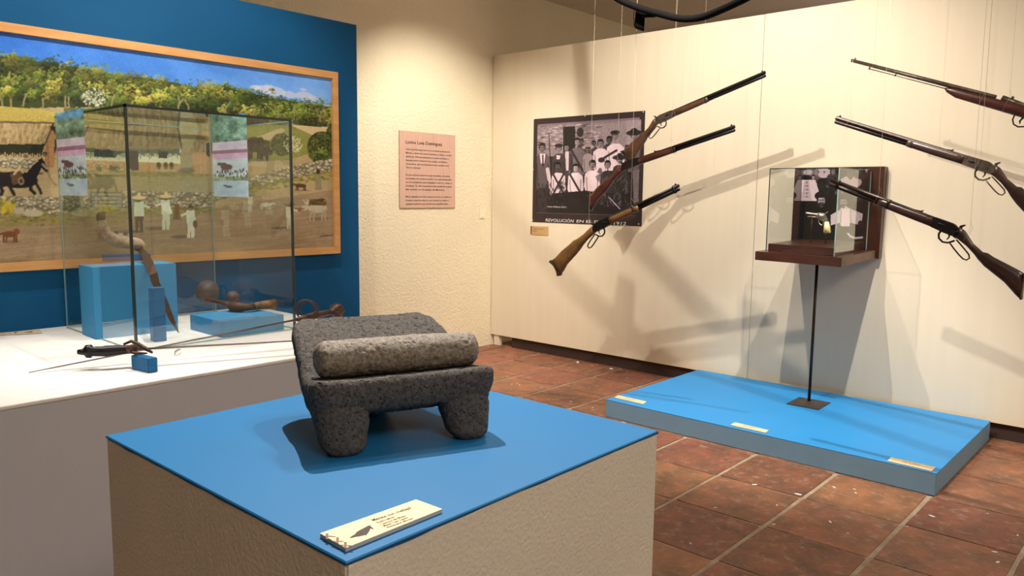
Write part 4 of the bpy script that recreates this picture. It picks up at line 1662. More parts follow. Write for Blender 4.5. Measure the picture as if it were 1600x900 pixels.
tline('Lucino Luna Dom\u00ednguez', 0.10, 0.160, 0.026, 0.65)
body_lines = ['Lucino Luna Dom\u00ednguez naci\u00f3 en la comunidad de Anenecuilco,',
              'Morelos, y desde ni\u00f1o mostr\u00f3 inter\u00e9s por el dibujo y el color;',
              'estudi\u00f3 en 1968 artes pl\u00e1sticas en la ciudad de Cuautla y',
              'despu\u00e9s pint\u00f3 la historia de su pueblo, sus fiestas y',
              'costumbres, que se conservan en los murales de la',
              'Tierra y Libertad.', None,
              'En sus cuadros retrat\u00f3 las casas de adobe y de palma,',
              'los animales, los corrales de piedra y los caminos del pueblo,',
              'con los campesinos que trabajaban la tierra y volv\u00edan al',
              'atardecer. Su obra recuerda la vida sencilla de la gente',
              'del campo en el estado de Morelos.', None,
              'Muri\u00f3 dejando una obra extensa que hoy se exhibe en',
              'museos y casas de cultura, y que muestra con cari\u00f1o a',
              'quienes lucharon por la tierra en aquellos a\u00f1os.']
wd = [.80, .83, .77, .75, .77, .26, 0, .80, .84, .83, .83, .70, 0, .82, .77, .77]
for k, s in enumerate(body_lines):
    if s:
        tline(s, 0.10, 0.243 + k * 0.0475, 0.0125, wd[k])
keep(link('lettering', bm, M['ink']), tpn)

# light switch plate
p = ay(753, 332, LY)
bm = bmesh.new()
box(bm, p.x - 0.032, p.x + 0.032, LY - 0.008, LY - 0.0004, p.z - 0.052, p.z + 0.052, 0.002)
sp_ = thing('switch_plate', 'cream blank switch plate on stucco wall near the partition', 'switch plate', (p.x, LY, p.z))
keep(link('plate', bm, M['white_plastic']), sp_)
for dz in (-0.042, 0.042):
    bm = bmesh.new()
    sphere(bm, Vector((p.x, LY - 0.009, p.z + dz)), 0.003, seg=10)
    keep(link('screw', bm, M['rust']), sp_)

# ------------------------------------------------------------------ old group photograph on the partition
PX = WX - 0.004
po = thing('group_photograph', 'dark-bordered old photograph of armed men with hats, on white partition', 'photograph', (WX, 3.64, 1.5))
ya, yb = 4.166, 3.107
za, zb2 = 1.093, 1.927
bm = bmesh.new()
box(bm, PX, WX - 0.0022, yb, ya, za, zb2)
keep(link('backing', bm, M['photo_black']), po)
bm = bmesh.new()
q1 = ax(843, 195, PX)
box(bm, PX - 0.0006, PX - 0.0001, yb + 0.045, ya - 0.045, za + 0.075, zb2 - 0.045)
keep(link('mount', bm, M['photo_mauve']), po)
pv = Canvas(ax(839, 260, PX).y, ax(1000, 260, PX).y, ax(900, 334, PX).z, ax(900, 193.5, PX).z, 0.0030, lambda u, v: (lambda p: (p.y, p.z))(ax(u, v, PX)))


def Q(x, y):
    return (810 + x / 4.5, 160 + y / 4.5)


def tone(t):
    return (t * 0.95, t * 0.85, t * 0.88)


class P2:
    """draws in the coordinates of an enlarged copy of the print"""

    def __init__(self, cv, Q, k):
        self.cv, self.Q, self.k = cv, Q, k

    def poly(self, pts, t, jit=4, alpha=1.0):
        self.cv.poly([self.Q(*p) for p in pts], tone(t), jit, alpha)

    def ell(self, x, y, rx, ry, t, alpha=1.0):
        u, v = self.Q(x, y)
        self.cv.ell(u, v, rx / self.k, ry / self.k, tone(t), alpha)

    def line(self, pts, w, t, alpha=1.0):
        self.cv.line([self.Q(*p) for p in pts], w / self.k, tone(t), alpha)

    def head(self, x, y, r, skin=110, hair=28, beard=0, hat=None):
        skin = min(255, skin * 1.22)
        self.ell(x, y - r * .16, r * .84, r * 1.06, hair)
        self.ell(x, y + r * .75, r * .34, r * .40, skin * .62)
        self.ell(x, y + r * .10, r * .62, r * .88, skin * .78)
        self.ell(x - r * .12, y + r * .06, r * .46, r * .74, skin, 0.8)
        self.ell(x - r * .10, y - r * .36, r * .38, r * .22, min(255, skin * 1.15), 0.7)
        self.ell(x + r * .02, y - r * .08, r * .46, r * .11, skin * .5, 0.75)
        for s in (-1, 1):
            self.ell(x + s * r * .24, y - r * .06, r * .12, r * .08, skin * .22, 0.9)
        self.line([(x + r * .04, y), (x + r * .08, y + r * .28)], r * .10, skin * .62, .7)
        self.line([(x - r * .18, y + r * .52), (x + r * .20, y + r * .52)], r * .10 + beard * r * .14, skin * .42 if not beard else hair)
        self.ell(x, y - r * .78, r * .72, r * .34, hair)
        if hat == 'sombrero':
            self.ell(x, y - r * .45, r * 1.75, r * .62, 46)
            self.ell(x, y - r * .75, r * .78, r * .75, 36)
        elif hat == 'light':
            self.ell(x, y - r * .4, r * 1.7, r * .6, 168)
            self.ell(x, y - r * .75, r * .8, r * .7, 150)
            self.ell(x, y - r * .15, r * .8, r * .3, 40)
        elif hat == 'cap':
            self.ell(x, y - r * .72, r * 1.15, r * .5, 34)

    def torso(self, x, y, w, h, t, leg=None, strap=None):
        self.poly([(x - w * .22, y), (x + w * .22, y), (x + w * .5, y + h * .14), (x + w * .56, y + h * .7), (x + w * .40, y + h), (x - w * .40, y + h), (x - w * .56, y + h * .7), (x - w * .5, y + h * .14)], t, 7)
        self.line([(x - w * .40, y + h * .3), (x - w * .34, y + h * .9)], w * .06, t * .62)
        self.line([(x + w * .38, y + h * .3), (x + w * .32, y + h * .9)], w * .06, t * .62)
        if strap:
            if strap in (1, 3):
                self.line([(x - w * .38, y + h * .08), (x + w * .35, y + h * .85)], w * .14, 44)
            if strap in (2, 3):
                self.line([(x + w * .38, y + h * .08), (x - w * .35, y + h * .85)], w * .14, 44)


P = P2(pv, Q, 4.5)
pv.c[:] = tone(34)
P.poly([(120, 130), (870, 100), (870, 400), (120, 400)], 128, 16)
for k in range(230):
    x, y = random.uniform(130, 860), random.uniform(150, 330)
    P.ell(x, y, random.uniform(8, 26), random.uniform(3, 6), random.choice([180, 196, 92, 70, 160]), 0.7)
P.poly([(315, 172), (400, 165), (402, 380), (315, 380)], 30, 3)
P.ell(435, 210, 24, 34, 44)
P.poly([(590, 150), (760, 130), (760, 300), (590, 300)], 138, 12)
P.poly([(760, 130), (860, 120), (860, 330), (760, 330)], 150, 14)
P.poly([(120, 380), (870, 380), (870, 790), (120, 790)], 36, 6)
back = [(640, 265, 25, 70, 0, None, 60), (530, 290, 20, 80, 0, None, 60), (445, 275, 18, 90, 0, None, 60), (765, 320, 18, 100, 0, None, 70)]
for (x, y, r, sk, bd, hat, tt) in back:
    P.torso(x, y + r, r * 3.6, 150, tt)
    P.head(x, y, r, sk, 26, bd, hat)
P.torso(684, 290, 120, 190, 214, strap=0)
P.head(680, 232, 29, 120, 24, 0, 'cap')
P.torso(580, 325, 105, 160, 206, strap=0)
P.head(578, 290, 28, 112)
P.torso(415, 320, 112, 190, 104, strap=1)
P.head(414, 278, 26, 130)
P.torso(490, 360, 70, 130, 150)
P.head(490, 325, 26, 96, 26, 0, 'light')
P.torso(342, 345, 82, 190, 60)
P.poly([(330, 345), (356, 345), (352, 480), (332, 480)], 190, 6)
P.head(340, 318, 25, 112)
P.torso(286, 360, 92, 210, 58)
P.poly([(268, 372), (296, 372), (290, 400), (270, 400)], 200, 6)
P.head(284, 322, 26, 120, 24, 0, 'cap')
P.torso(172, 355, 100, 260, 84)
P.poly([(150, 360), (192, 360), (182, 430), (158, 430)], 206, 5)
P.line([(172, 372), (174, 450)], 9, 28)
P.poly([(136, 600), (205, 600), (200, 780), (140, 780)], 50, 5)
P.head(168, 318, 29, 98, 24)
P.torso(812, 300, 120, 190, 88)
P.head(814, 228, 32, 118, 26, 0, 'sombrero')
P.torso(712, 440, 90, 120, 60)
P.head(712, 400, 29, 110, 24, 0, 'sombrero')
# guitar and rifles held up
P.line([(570, 410), (690, 338)], 16, 38)
P.ell(585, 405, 24, 18, 44)
P.line([(205, 470), (235, 640)], 26, 190)
P.line([(215, 220), (240, 700)], 5, 24)
P.line([(360, 480), (366, 740)], 6, 120)
# seated row
P.torso(282, 495, 92, 165, 200, strap=3)
P.head(278, 452, 30, 74, 20, 1)
P.torso(402, 495, 100, 165, 212, strap=1)
P.head(404, 462, 27, 150, 24)
P.torso(520, 480, 104, 160, 214)
P.poly([(540, 520), (610, 480), (620, 500), (560, 560)], 120, 5)
P.head(522, 438, 29, 118, 22, 1)
P.torso(632, 480, 110, 200, 46)
P.head(628, 438, 27, 118, 22)
P.ell(575, 480, 14, 20, 96)
P.poly([(240, 640), (470, 620), (640, 640), (860, 600), (860, 780), (210, 780)], 30, 4)
for k in range(170):
    x, y = random.uniform(560, 780), random.uniform(520, 740)
    P.line([(x, y), (x + random.uniform(-14, 14), y - random.uniform(8, 30))], 2.2, random.choice([70, 96, 56, 120]), .7)
P.line([(500, 660), (640, 590)], 4, 150)
P.line([(640, 670), (715, 750)], 4, 200)
P.poly([(805, 480), (850, 470), (845, 700), (810, 710)], 104, 12)
for k in range(90):
    P.ell(random.uniform(140, 330), random.uniform(560, 770), 6, 12, random.choice([26, 40, 54]), .6)
pv.c = (pv.c - 60) * 1.12 + 66
pv.c += RNG.normal(0, 7, pv.c.shape[:2] + (1,))
pv.build('print', M['print'], po, lambda A, B: np.stack([np.full_like(A, PX - 0.0012), A, B], -1))
bm = bmesh.new()
EYN = Vector((0, -1, 0))


def wtext(bm, s, u0, v0, u1, h, X, slant=0.15):
    a, b = ax(u0, v0, X), ax(u1, v0, X)
    a.z = b.z = ax(u0, v0, X).z
    text_into(bm, s, Vector((X, a.y, a.z)), EYN, EZ, h, abs(b.y - a.y), 0, slant, -0.004)


wtext(bm, 'REVOLUCI\u00d3N', 852, 346, 896, 0.025, PX - 0.0016)
wtext(bm, 'EN EL SUR', 900, 347.5, 945, 0.022, PX - 0.0016)
wtext(bm, '1912.', 957, 351.5, 980, 0.027, PX - 0.0016)
wtext(bm, 'AYALA, MORELOS, 20.XI.11', 855, 324, 885, 0.011, PX - 0.0016, 0)
keep(link('lettering', bm, M['white_ink']), po)
for (u, v) in ((834, 187), (914, 181), (1005, 175), (833, 265), (832, 344), (998, 350)):
    bm = bmesh.new()
    sphere(bm, ax(u, v, PX - 0.001), 0.0045, seg=8)
    keep(link('pin', bm, M['white_ink']), po)
# little label under it
bm = bmesh.new()
a, b = ax(829, 353, WX - 0.004), ax(856.5, 367, WX - 0.004)
lbz1, lbz0 = a.z, ax(829, 366.5, WX - 0.004).z
lb_ = thing('wall_label', 'small ochre label on the partition below the old group photograph', 'label', (WX, a.y, lbz0))
box(bm, WX - 0.004, WX - 0.0003, b.y, a.y, lbz0, lbz1)
keep(link('plate', bm, M['ochre_card']), lb_)
bm = bmesh.new()
for (f, w) in ((0.36, .62), (0.62, .22)):
    text_into(bm, 'Fotograf\u00eda de \u00e9poca, 1912' if f < .5 else 'Morelos', Vector((WX - 0.0045, a.y - 0.03, lbz1 - f * (lbz1 - lbz0))), EYN, EZ, 0.010, (a.y - b.y) * w)
keep(link('lettering', bm, M['ink_light']), lb_)
bm = bmesh.new()
for k in range(4):
    z = lbz1 - (k + 0.6) * (lbz1 - lbz0) / 4.4
    box(bm, WX - 0.0046, WX - 0.0041, a.y - 0.014, a.y - 0.001, z - 0.006, z + 0.006)
keep(link('drawn_fence', bm, M['ink']), lb_)

# ------------------------------------------------------------------ revolver case on its shelf and pole
XF, XB = 4.24, 4.80
sv = thing('shelf_display_case', 'small glass case on dark wooden shelf with photo-covered back board, on pole', 'display case', (4.516, 1.683, PT))
ftl, ftr, btr = ax(1180, 392.5, XF), ax(1314.5, 403, XF), ax(1367, 390.5, XB)
btl = Vector((XB, ftl.y, btr.z))
ftr.y = ftr.y
th = 0.050
bm = bmesh.new()
prism(bm, [ftl, ftr, Vector((XB, ftr.y, btr.z)), btl], (0, 0, -th), 0.0015)
keep(link('shelf', bm, M['dark_wood']), sv)
bm = bmesh.new()
prism(bm, [Vector((XF + 0.004, ftr.y - 0.0006, ftr.z - 0.001)), Vector((XB, ftr.y - 0.0006, btr.z - 0.001)), Vector((XB, ftr.y - 0.0006, btr.z - th + 0.001)), Vector((XF + 0.004, ftr.y - 0.0006, ftr.z - th + 0.001))], (0, -0.002, 0))
keep(link('side_edge', bm, M['side_wood']), sv)
bbL, bbR = ax(1240, 300, XB).y, ax(1380, 300, XB).y
bb_t = ax(1380, 260, XB).z
bm = bmesh.new()
box(bm, XB, WX - 0.003, bbR, bbL, btr.z - th, bb_t, 0.002)
keep(link('back_board', bm, M['dark_wood']), sv)
GXF = 4.275
gl = ax(1197, 391, GXF).y
gr_ = ax(1303.5, 397, GXF).y
gt = ax(1311, 262, GXF).z


def shz(x, y):
    """top of the shelf"""
    f = (x - XF) / (XB - XF)
    g = (y - ftl.y) / (ftr.y - ftl.y)
    return (ftl.z * (1 - g) + ftr.z * g) * (1 - f) + btr.z * f


gb = max(shz(GXF, gl), shz(XB, gl)) + 0.001
gbase = min(shz(GXF, gr_), shz(GXF, gl)) + 0.001
bm = bmesh.new()
prism(bm, [Vector((GXF + 0.008, gl - 0.008, shz(GXF, gl) + .0008)), Vector((GXF + 0.008, gr_ + 0.008, shz(GXF, gr_) + .0008)), Vector((XB - 0.002, gr_ + 0.008, shz(XB, gr_) + .0008)), Vector((XB - 0.002, gl - 0.008, shz(XB, gl) + .0008))], (0, 0, 0.045), 0.001)
keep(link('inner_base', bm, M['dark_wood']), sv)
g = 0.005
for (x0, x1, y0, y1, z0, z1) in ((GXF, GXF + g, gr_ + .002, gl - .002, gbase + .006, gt - .004), (GXF + g, XB - .002, gl - g, gl, gb + .003, gt - .004), (GXF + g, XB - .002, gr_, gr_ + g, gb + .003, gt - .004), (GXF, XB - .002, gr_, gl, gt - .004, gt)):
    bm = bmesh.new()
    box(bm, x0, x1, y0, y1, z0, z1)
    keep(link('glass_pane', bm, M['glass']), sv)
for (x, y) in ((GXF, gl), (GXF, gr_), (XB - 0.004, gr_)):
    bm = bmesh.new()
    box(bm, x - 0.0022, x + 0.0022, y - 0.0022, y + 0.0022, shz(x, y) + 0.001, gt, 0.0004, 1)
    keep(link('corner_joint', bm, M['glass_edge_pale'] if y == gr_ else M['glass_edge']), sv)
for (a, b) in (((GXF, gl), (GXF, gr_)), ((GXF, gr_), (XB - .004, gr_)), ((GXF, gl), (XB - .004, gl))):
    bm = bmesh.new()
    tube(bm, [Vector((a[0], a[1], gt)), Vector((b[0], b[1], gt))], 0.0026, 6)
    keep(link('top_edge', bm, M['glass_edge']), sv)
# pole and foot plate
pz1 = shz(4.516, 1.683) - th
bm = bmesh.new()
tube(bm, [Vector((4.516, 1.683, PT + 0.006)), Vector((4.516, 1.683, pz1 + 0.001))], 0.0085, 14)
keep(link('pole', bm, M['gun_metal'], None, True), sv)
bm = bmesh.new()
c = [az(u, v, PT + 0.006) for u, v in ((1229, 630), (1279, 639.5), (1297.5, 628.5), (1249, 620))]
prism(bm, [Vector((p.x, p.y, PT + 0.0005)) for p in c], (0, 0, 0.0055), 0.0008)
keep(link('foot_plate', bm, M['plate_iron']), sv)

# photograph inside the case
PXC = XB - 0.0015
ph = Canvas(ax(1251, 300, PXC).y, ax(1356, 300, PXC).y, ax(1300, 377, PXC).z, bb_t - 0.004, 0.0022, lambda u, v: (lambda p: (p.y, p.z))(ax(u, v, PXC)))


def R(x, y):
    return (1180 + x / 5.0, 240 + y / 5.0)


P = P2(ph, R, 5.0)
ph.c[:] = tone(24)
for k in range(70):
    P.ell(random.uniform(360, 880), random.uniform(100, 330), random.uniform(10, 26), random.uniform(10, 26), random.choice([20, 30, 44, 60, 130]), .7)
for (x, y, r, s, w) in ((455, 125, 20, 70, 150), (410, 118, 18, 150, 210), (540, 120, 26, 60, 226), (610, 140, 26, 120, 60), (745, 150, 46, 70, 218), (820, 130, 26, 90, 60), (800, 320, 20, 150, 60), (455, 185, 18, 170, 60), (680, 300, 14, 150, 40), (525, 240, 26, 56, 26), (870, 130, 16, 190, 40)):
    P.ell(x, y + r * 1.6, r * 1.9, r * 1.1, w, .9)
    P.head(x, y, r, s)
P.poly([(365, 205), (470, 205), (495, 290), (480, 372), (362, 370)], 232, 6)
for k in range(5):
    P.ell(404, 225 + k * 28, 10, 7, 70, .8)
    P.ell(404, 225 + k * 28, 6, 4, 210, .9)
P.poly([(352, 370), (600, 372), (610, 690), (350, 690)], 18, 3)
P.ell(510, 330, 46, 34, 22)
P.head(518, 366, 46, 150, 22, 1)
P.ell(516, 396, 26, 16, 30, .85)
P.ell(520, 388, 9, 3, 150, .7)
P.head(524, 245, 34, 40, 20, 0)
P.poly([(690, 400), (740, 430), (840, 470), (830, 560), (740, 540), (735, 572), (672, 568), (660, 540), (590, 560), (590, 480), (660, 440)], 214, 8)
P.poly([(676, 430), (742, 430), (738, 568), (672, 566)], 240, 4)
P.line([(742, 440), (748, 540)], 5, 120)
P.line([(672, 440), (668, 540)], 5, 120)
P.head(690, 378, 44, 128, 26, 1)
P.ell(680, 408, 20, 14, 40, .8)
P.poly([(600, 570), (850, 570), (870, 700), (590, 700)], 22, 3)
P.line([(725, 625), (745, 648), (785, 660), (835, 655)], 16, 226)
P.ell(822, 545, 20, 22, 40)
ph.c += RNG.normal(0, 7, ph.c.shape[:2] + (1,))
ph.build('photo_print', M['print'], sv, lambda A, B: np.stack([np.full_like(A, PXC), A, B], -1))

# revolver on a thin stand
RX = 4.48
rv = thing('revolver', 'nickel revolver with ivory grip inside the small shelf glass case', 'revolver', tuple(ax(1280, 345, RX)))


def rvp(u, v):
    p = ax(u, v, RX)
    return p


bm = bmesh.new()
tube(bm, [rvp(1259.5, 333), rvp(1261, 333), rvp(1275, 335), rvp(1280, 336)], [0.0075, 0.0065, 0.0065, 0.0085], 12)
tube(bm, [rvp(1262, 338), rvp(1278, 339.5)], 0.0035, 8)
keep(link('barrel', bm, M['nickel'], None, True), rv)
bm = bmesh.new()
tube(bm, [rvp(1277.5, 336), rvp(1279, 336), rvp(1286.5, 338), rvp(1288, 338.5)], [0.010, 0.0155, 0.0155, 0.010], 14)
keep(link('cylinder', bm, M['nickel'], None, True), rv)
bm = bmesh.new()
prism(bm, [rvp(1277, 332), rvp(1287, 333), rvp(1291, 338), rvp(1294, 346), rvp(1289, 347), rvp(1284, 345), rvp(1277, 341)], (0.012, 0, 0), 0.001)
tube(bm, [rvp(1279, 343), rvp(1280, 349), rvp(1284, 352), rvp(1287, 349), rvp(1287, 345)], 0.0022, 8)
tube(bm, [rvp(1288, 335), rvp(1292, 332), rvp(1294, 331)], 0.003, 8)
keep(link('frame', bm, M['nickel']), rv)
bm = bmesh.new()
prism(bm, [rvp(1288, 345), rvp(1293, 345), rvp(1295.5, 354), rvp(1297, 364), rvp(1288, 365), rvp(1286, 362), rvp(1288, 354)], (0.022, 0, 0), 0.003)
keep(link('grip', bm, M['ivory'], None, True), rv)
bm = bmesh.new()
a = rvp(1269, 338)
tube(bm, [a, Vector((a.x, a.y, shz(a.x, a.y) + 0.048))], 0.002, 8)
b_ = rvp(1290, 360)
tube(bm, [b_, Vector((b_.x + 0.01, b_.y, shz(b_.x, b_.y) + 0.048))], 0.0025, 8)
keep(link('stand', bm, M['gun_metal'], None, True), rv)


# ------------------------------------------------------------------ rifles
def build_rifle(label, X, axis_a, axis_b, spec, y_up=0.0, group='rifles hanging from threads'):
    """axis_a receiver end of the barrel, axis_b muzzle (photo points on the plane x = X)"""
    a, b = ax(*axis_a, X), ax(*axis_b, X)
    ex = (b - a).normalized()
    ey = Vector((0, -ex.z, ex.y))
    if ey.z < 0:
        ey = -ey
    ez = ex.cross(ey)
    root = thing(spec.get('name', 'lever_action_rifle'), label, 'rifle', (0, 0, 0), group)
    root.matrix_world = Matrix(((ex.x, ey.x, ez.x, b.x), (ex.y, ey.y, ez.y, b.y), (ex.z, ey.z, ez.z, b.z), (0, 0, 0, 1)))
    root.location = b + ey * y_up
    s = spec
    rr, rf, ff = s['rear'], s['front'], s['fore']          # receiver rear/front, forend front (all negative x)
    wood, metal = M[s['wood']], M[s['metal']]
    bar = M[s.get('barrel', 'gun_metal')]

    def part(name, bm, m, smooth=True):
        return link(name, bm, m, root, smooth)

    # barrel
    bm = bmesh.new()
    if s.get('octagon'):
        tube(bm, [Vector((rf - 0.01, 0.004, 0)), Vector((0, 0.004, 0))], [0.0115, 0.0098], 8)
    else:
        tube(bm, [Vector((rf - 0.01, 0.004, 0)), Vector((0, 0.004, 0))], [0.0115, 0.0085], 20)
    o = part('barrel', bm, bar, not s.get('octagon'))
    bm = bmesh.new()
    tube(bm, [Vector((0.0002, 0.004, 0)), Vector((0.0012, 0.004, 0))], 0.0045, 12)
    part('bore', bm, M['gun_dark'])
    if s.get('tube', True):
        bm = bmesh.new()
        te = s.get('tube_end', -0.006)
        tube(bm, [Vector((ff, -0.0145, 0)), Vector((te, -0.0145, 0)), Vector((te + 0.004, -0.0145, 0))], [0.0085, 0.0085, 0.0065], 16)
        part('magazine_tube', bm, bar)
    # receiver
    if not s.get('musket'):
        bm = bmesh.new()
        pts = [(rf, 0.0155), (rf, -0.0265), (rr + 0.045, -0.030), (rr, -0.030), (rr - 0.012, -0.020), (rr - 0.004, 0.004), (rr + 0.028, 0.0175)]
        prism(bm, [Vector((x, y, -0.0135)) for x, y in pts], (0, 0, 0.027), 0.003)
        part('receiver', bm, metal, False)
        for sd in (1, -1):
            if s.get('gate', True):
                bm = bmesh.new()
                sphere(bm, Vector((rf - 0.038, -0.004, sd * 0.0135)), 0.010, 1.6, 0.55, 0.15, 14)
                part('loading_gate', bm, M['gun_dark'])
            for (x, y) in ((rr + 0.02, -0.012), (rr + 0.06, -0.02), (rf - 0.012, 0.004)):
                bm = bmesh.new()
                sphere(bm, Vector((x, y, sd * 0.0135)), 0.003, 1, 1, 0.4, 8)
                part('screw', bm, M['gun_dark'])
        # hammer
        bm = bmesh.new()
        prism(bm, [Vector((rr + 0.004, 0.004, -0.004)), Vector((rr + 0.006, 0.018, -0.004)), Vector((rr - 0.008, 0.029, -0.004)), Vector((rr - 0.014, 0.027, -0.004)), Vector((rr - 0.004, 0.016, -0.004)), Vector((rr - 0.010, 0.0, -0.004))], (0, 0, 0.008), 0.0008)
        part('hammer', bm, metal, False)
        # lever: trigger guard and finger loop
        bm = bmesh.new()
        k = s.get('lever', 1.0)
        gpts = [(rr + 0.060, -0.028), (rr + 0.062, -0.042), (rr + 0.054, -0.058), (rr + 0.036, -0.066), (rr + 0.018, -0.062), (rr + 0.006, -0.052), (rr - 0.002, -0.044)]
        tube(bm, [Vector((x, y, 0)) for x, y in gpts], [0.0045] + [0.0040] * 6, 8, squash=1.4)
        lpts = [(rr + 0.012, -0.058), (rr - 0.010, -0.072), (rr - 0.038, -0.088), (rr - 0.060, -0.098), (rr - 0.074, -0.097), (rr - 0.080, -0.086), (rr - 0.072, -0.074), (rr - 0.048, -0.060), (rr - 0.022, -0.046), (rr - 0.006, -0.038)]
        tube(bm, [Vector((x, y, 0)) for x, y in lpts], 0.0030, 8, squash=1.8)
        part('lever', bm, metal)
        bm = bmesh.new()
        tube(bm, [Vector((rr + 0.026, -0.028, 0)), Vector((rr + 0.022, -0.040, 0)), Vector((rr + 0.026, -0.052, 0))], [0.004, 0.003, 0.002], 8)
        part('trigger', bm, metal)
    # forend
    bm = bmesh.new()
    fd = s.get('fore_depth', 0.0)
    if s.get('musket'):
        secs = [((ff + 0.004, -0.010), (ff + 0.002, -0.018), 0.006), ((ff - 0.012, -0.006), (ff - 0.012, -0.029), 0.012), ((ff - 0.05, 0.0), (ff - 0.06, -0.043), 0.017),
                ((ff - 0.22, 0.0), (ff - 0.22, -0.048), 0.020), ((ff - 0.36, 0.002), (ff - 0.36, -0.052), 0.021), ((ff - 0.44, -0.008), (ff - 0.43, -0.058), 0.019), ((ff - 0.52, -0.028), (ff - 0.50, -0.074), 0.018)]
        loft(bm, secs, 20, 2.4)
    else:
        secs = [((rf - 0.002, 0.011), (rf - 0.002, -0.027 - fd), 0.0145), ((rf + 0.03, 0.010), (rf + 0.03, -0.027 - fd), 0.0165), (((rf + ff) / 2, 0.008), ((rf + ff) / 2, -0.027 - fd), 0.0165),
                ((ff - 0.02, 0.006), (ff - 0.02, -0.025), 0.0150), ((ff, 0.004), (ff, -0.0235), 0.0135)]
        loft(bm, secs, 20, 2.6)
    part('forend', bm, wood)
    if s.get('cap', True):
        bm = bmesh.new()
        loft(bm, [((ff - 0.022, 0.0075), (ff - 0.022, -0.0265), 0.0158), ((ff - 0.002, 0.0065), (ff - 0.002, -0.0250), 0.0146), ((ff + 0.003, 0.004), (ff + 0.003, -0.0235), 0.0125)], 20, 2.6)
        part('forend_cap', bm, metal)
    for bx_ in s.get('bands', ()):
        bm = bmesh.new()
        loft(bm, [((bx_ - 0.005, 0.0165), (bx_ - 0.005, -0.0265), 0.0128 if bx_ > ff else 0.0175), ((bx_ + 0.005, 0.0165), (bx_ + 0.005, -0.0265), 0.0128 if bx_ > ff else 0.0175)], 18, 2.6)
        part('barrel_band', bm, bar)
    # buttstock, offsets from the receiver rear
    if 'heel' in s:
        cx_, cy_ = s['comb']
        hx, hy = s['heel']
        tx, ty = s['toe']
        bm = bmesh.new()
        wl = lambda f: (rr + tx * f, -0.030 + (ty + 0.030) * f)
        secs = [((rr + 0.002, 0.013), (rr + 0.002, -0.031), 0.0125), ((rr - 0.02, 0.007), (rr - 0.014, -0.035), 0.0150),
                ((rr + cx_ * 0.55, cy_ * 0.62), (rr + cx_ * 0.42, -0.030 + (ty + 0.030) * 0.13), 0.0155),
                ((rr + cx_ * 0.92, cy_ * 1.02), (rr + cx_ * 0.72, -0.030 + (ty + 0.030) * 0.27), 0.0165),
                ((rr + cx_ * 1.06, cy_ * 0.94), (rr + cx_ * 0.88, -0.030 + (ty + 0.030) * 0.37), 0.0180),
                ((rr + cx_ * 1.25, cy_ + (hy - cy_) * 0.16), (rr + (cx_ * 1.25) * 0.92, -0.030 + (ty + 0.030) * 0.50), 0.0190),
                ((rr + (cx_ + hx) / 2 * 1.05, (cy_ + hy) / 2), (rr + (cx_ + tx) / 2 * 1.08, -0.030 + (ty + 0.030) * 0.72), 0.0205),
                ((rr + hx * 0.92, hy * 0.94), (rr + tx * 0.93, ty * 0.945), 0.0205),
                ((rr + hx, hy), (rr + tx, ty), 0.0190)]
        loft(bm, secs, 24, 2.4)
        part('buttstock', bm, wood)
        # crescent butt plate
        bm = bmesh.new()
        n = 9
        H0, T0 = Vector((rr + hx, hy, 0)), Vector((rr + tx, ty, 0))
        out = Vector((-(T0 - H0).y, (T0 - H0).x, 0)).normalized()
        if out.x > 0:
            out = -out
        for i in range(n):
            t0, t1 = i / n, (i + 1) / n
            cur = lambda t: out * (0.004 + s.get('crescent', 0.010) * (2 * t - 1) ** 2)
            w0 = 0.019
            A0, A1 = H0.lerp(T0, t0), H0.lerp(T0, t1)
            prism(bm, [A0 + Vector((0, 0, -w0)), A1 + Vector((0, 0, -w0)), A1 + cur(t1) + Vector((0, 0, -w0)), A0 + cur(t0) + Vector((0, 0, -w0))], (0, 0, 2 * w0))
        bmesh.ops.remove_doubles(bm, verts=bm.verts[:], dist=0.0002)
        part('butt_plate', bm, M[s.get('plate', 'gun_worn')], False)
    # sights
    bm = bmesh.new()
    prism(bm, [Vector((-0.022, 0.012, -0.0015)), Vector((-0.010, 0.012, -0.0015)), Vector((-0.012, 0.021, -0.0015)), Vector((-0.018, 0.021, -0.0015))], (0, 0, 0.003))
    part('front_sight', bm, bar, False)
    if s.get('rear_sight'):
        x = s['rear_sight']
        bm = bmesh.new()
        prism(bm, [Vector((x, 0.012, -0.005)), Vector((x + 0.045, 0.013, -0.005)), Vector((x + 0.006, 0.0185, -0.005)), Vector((x - 0.002, 0.025, -0.005))], (0, 0, 0.010))
        part('rear_sight', bm, bar, False)
    if s.get('rod'):
        bm = bmesh.new()
        x0, x1 = s['rod']
        tube(bm, [Vector((x0, -0.014, 0)), Vector((x1, -0.014, 0))], 0.0022, 8)
        for x in (x1 + 0.002, (x1 * 0.65 + x0 * 0.35)):
            tube(bm, [Vector((x, 0.0, 0)), Vector((x, -0.018, 0))], 0.0035, 8)
        part('ramrod', bm, M['gun_worn'])
    if s.get('musket'):
        bm = bmesh.new()
        tube(bm, [Vector((x, y, 0)) for x, y in ((-0.815, -0.050), (-0.816, -0.070), (-0.828, -0.088), (-0.850, -0.094), (-0.872, -0.086), (-0.884, -0.068))], 0.0035, 8, squash=1.5)
        part('trigger_guard', bm, metal)
        bm = bmesh.new()
        tube(bm, [Vector((-0.852, -0.050, 0)), Vector((-0.846, -0.068, 0)), Vector((-0.852, -0.080, 0))], [0.005, 0.004, 0.002], 8)
        part('trigger', bm, metal)
        bm = bmesh.new()
        tube(bm, [Vector((-0.735, 0.010, 0)), Vector((-0.87, -0.004, 0))], [0.0125, 0.012], 16)
        sphere(bm, Vector((-0.775, 0.022, 0)), 0.007, seg=12)
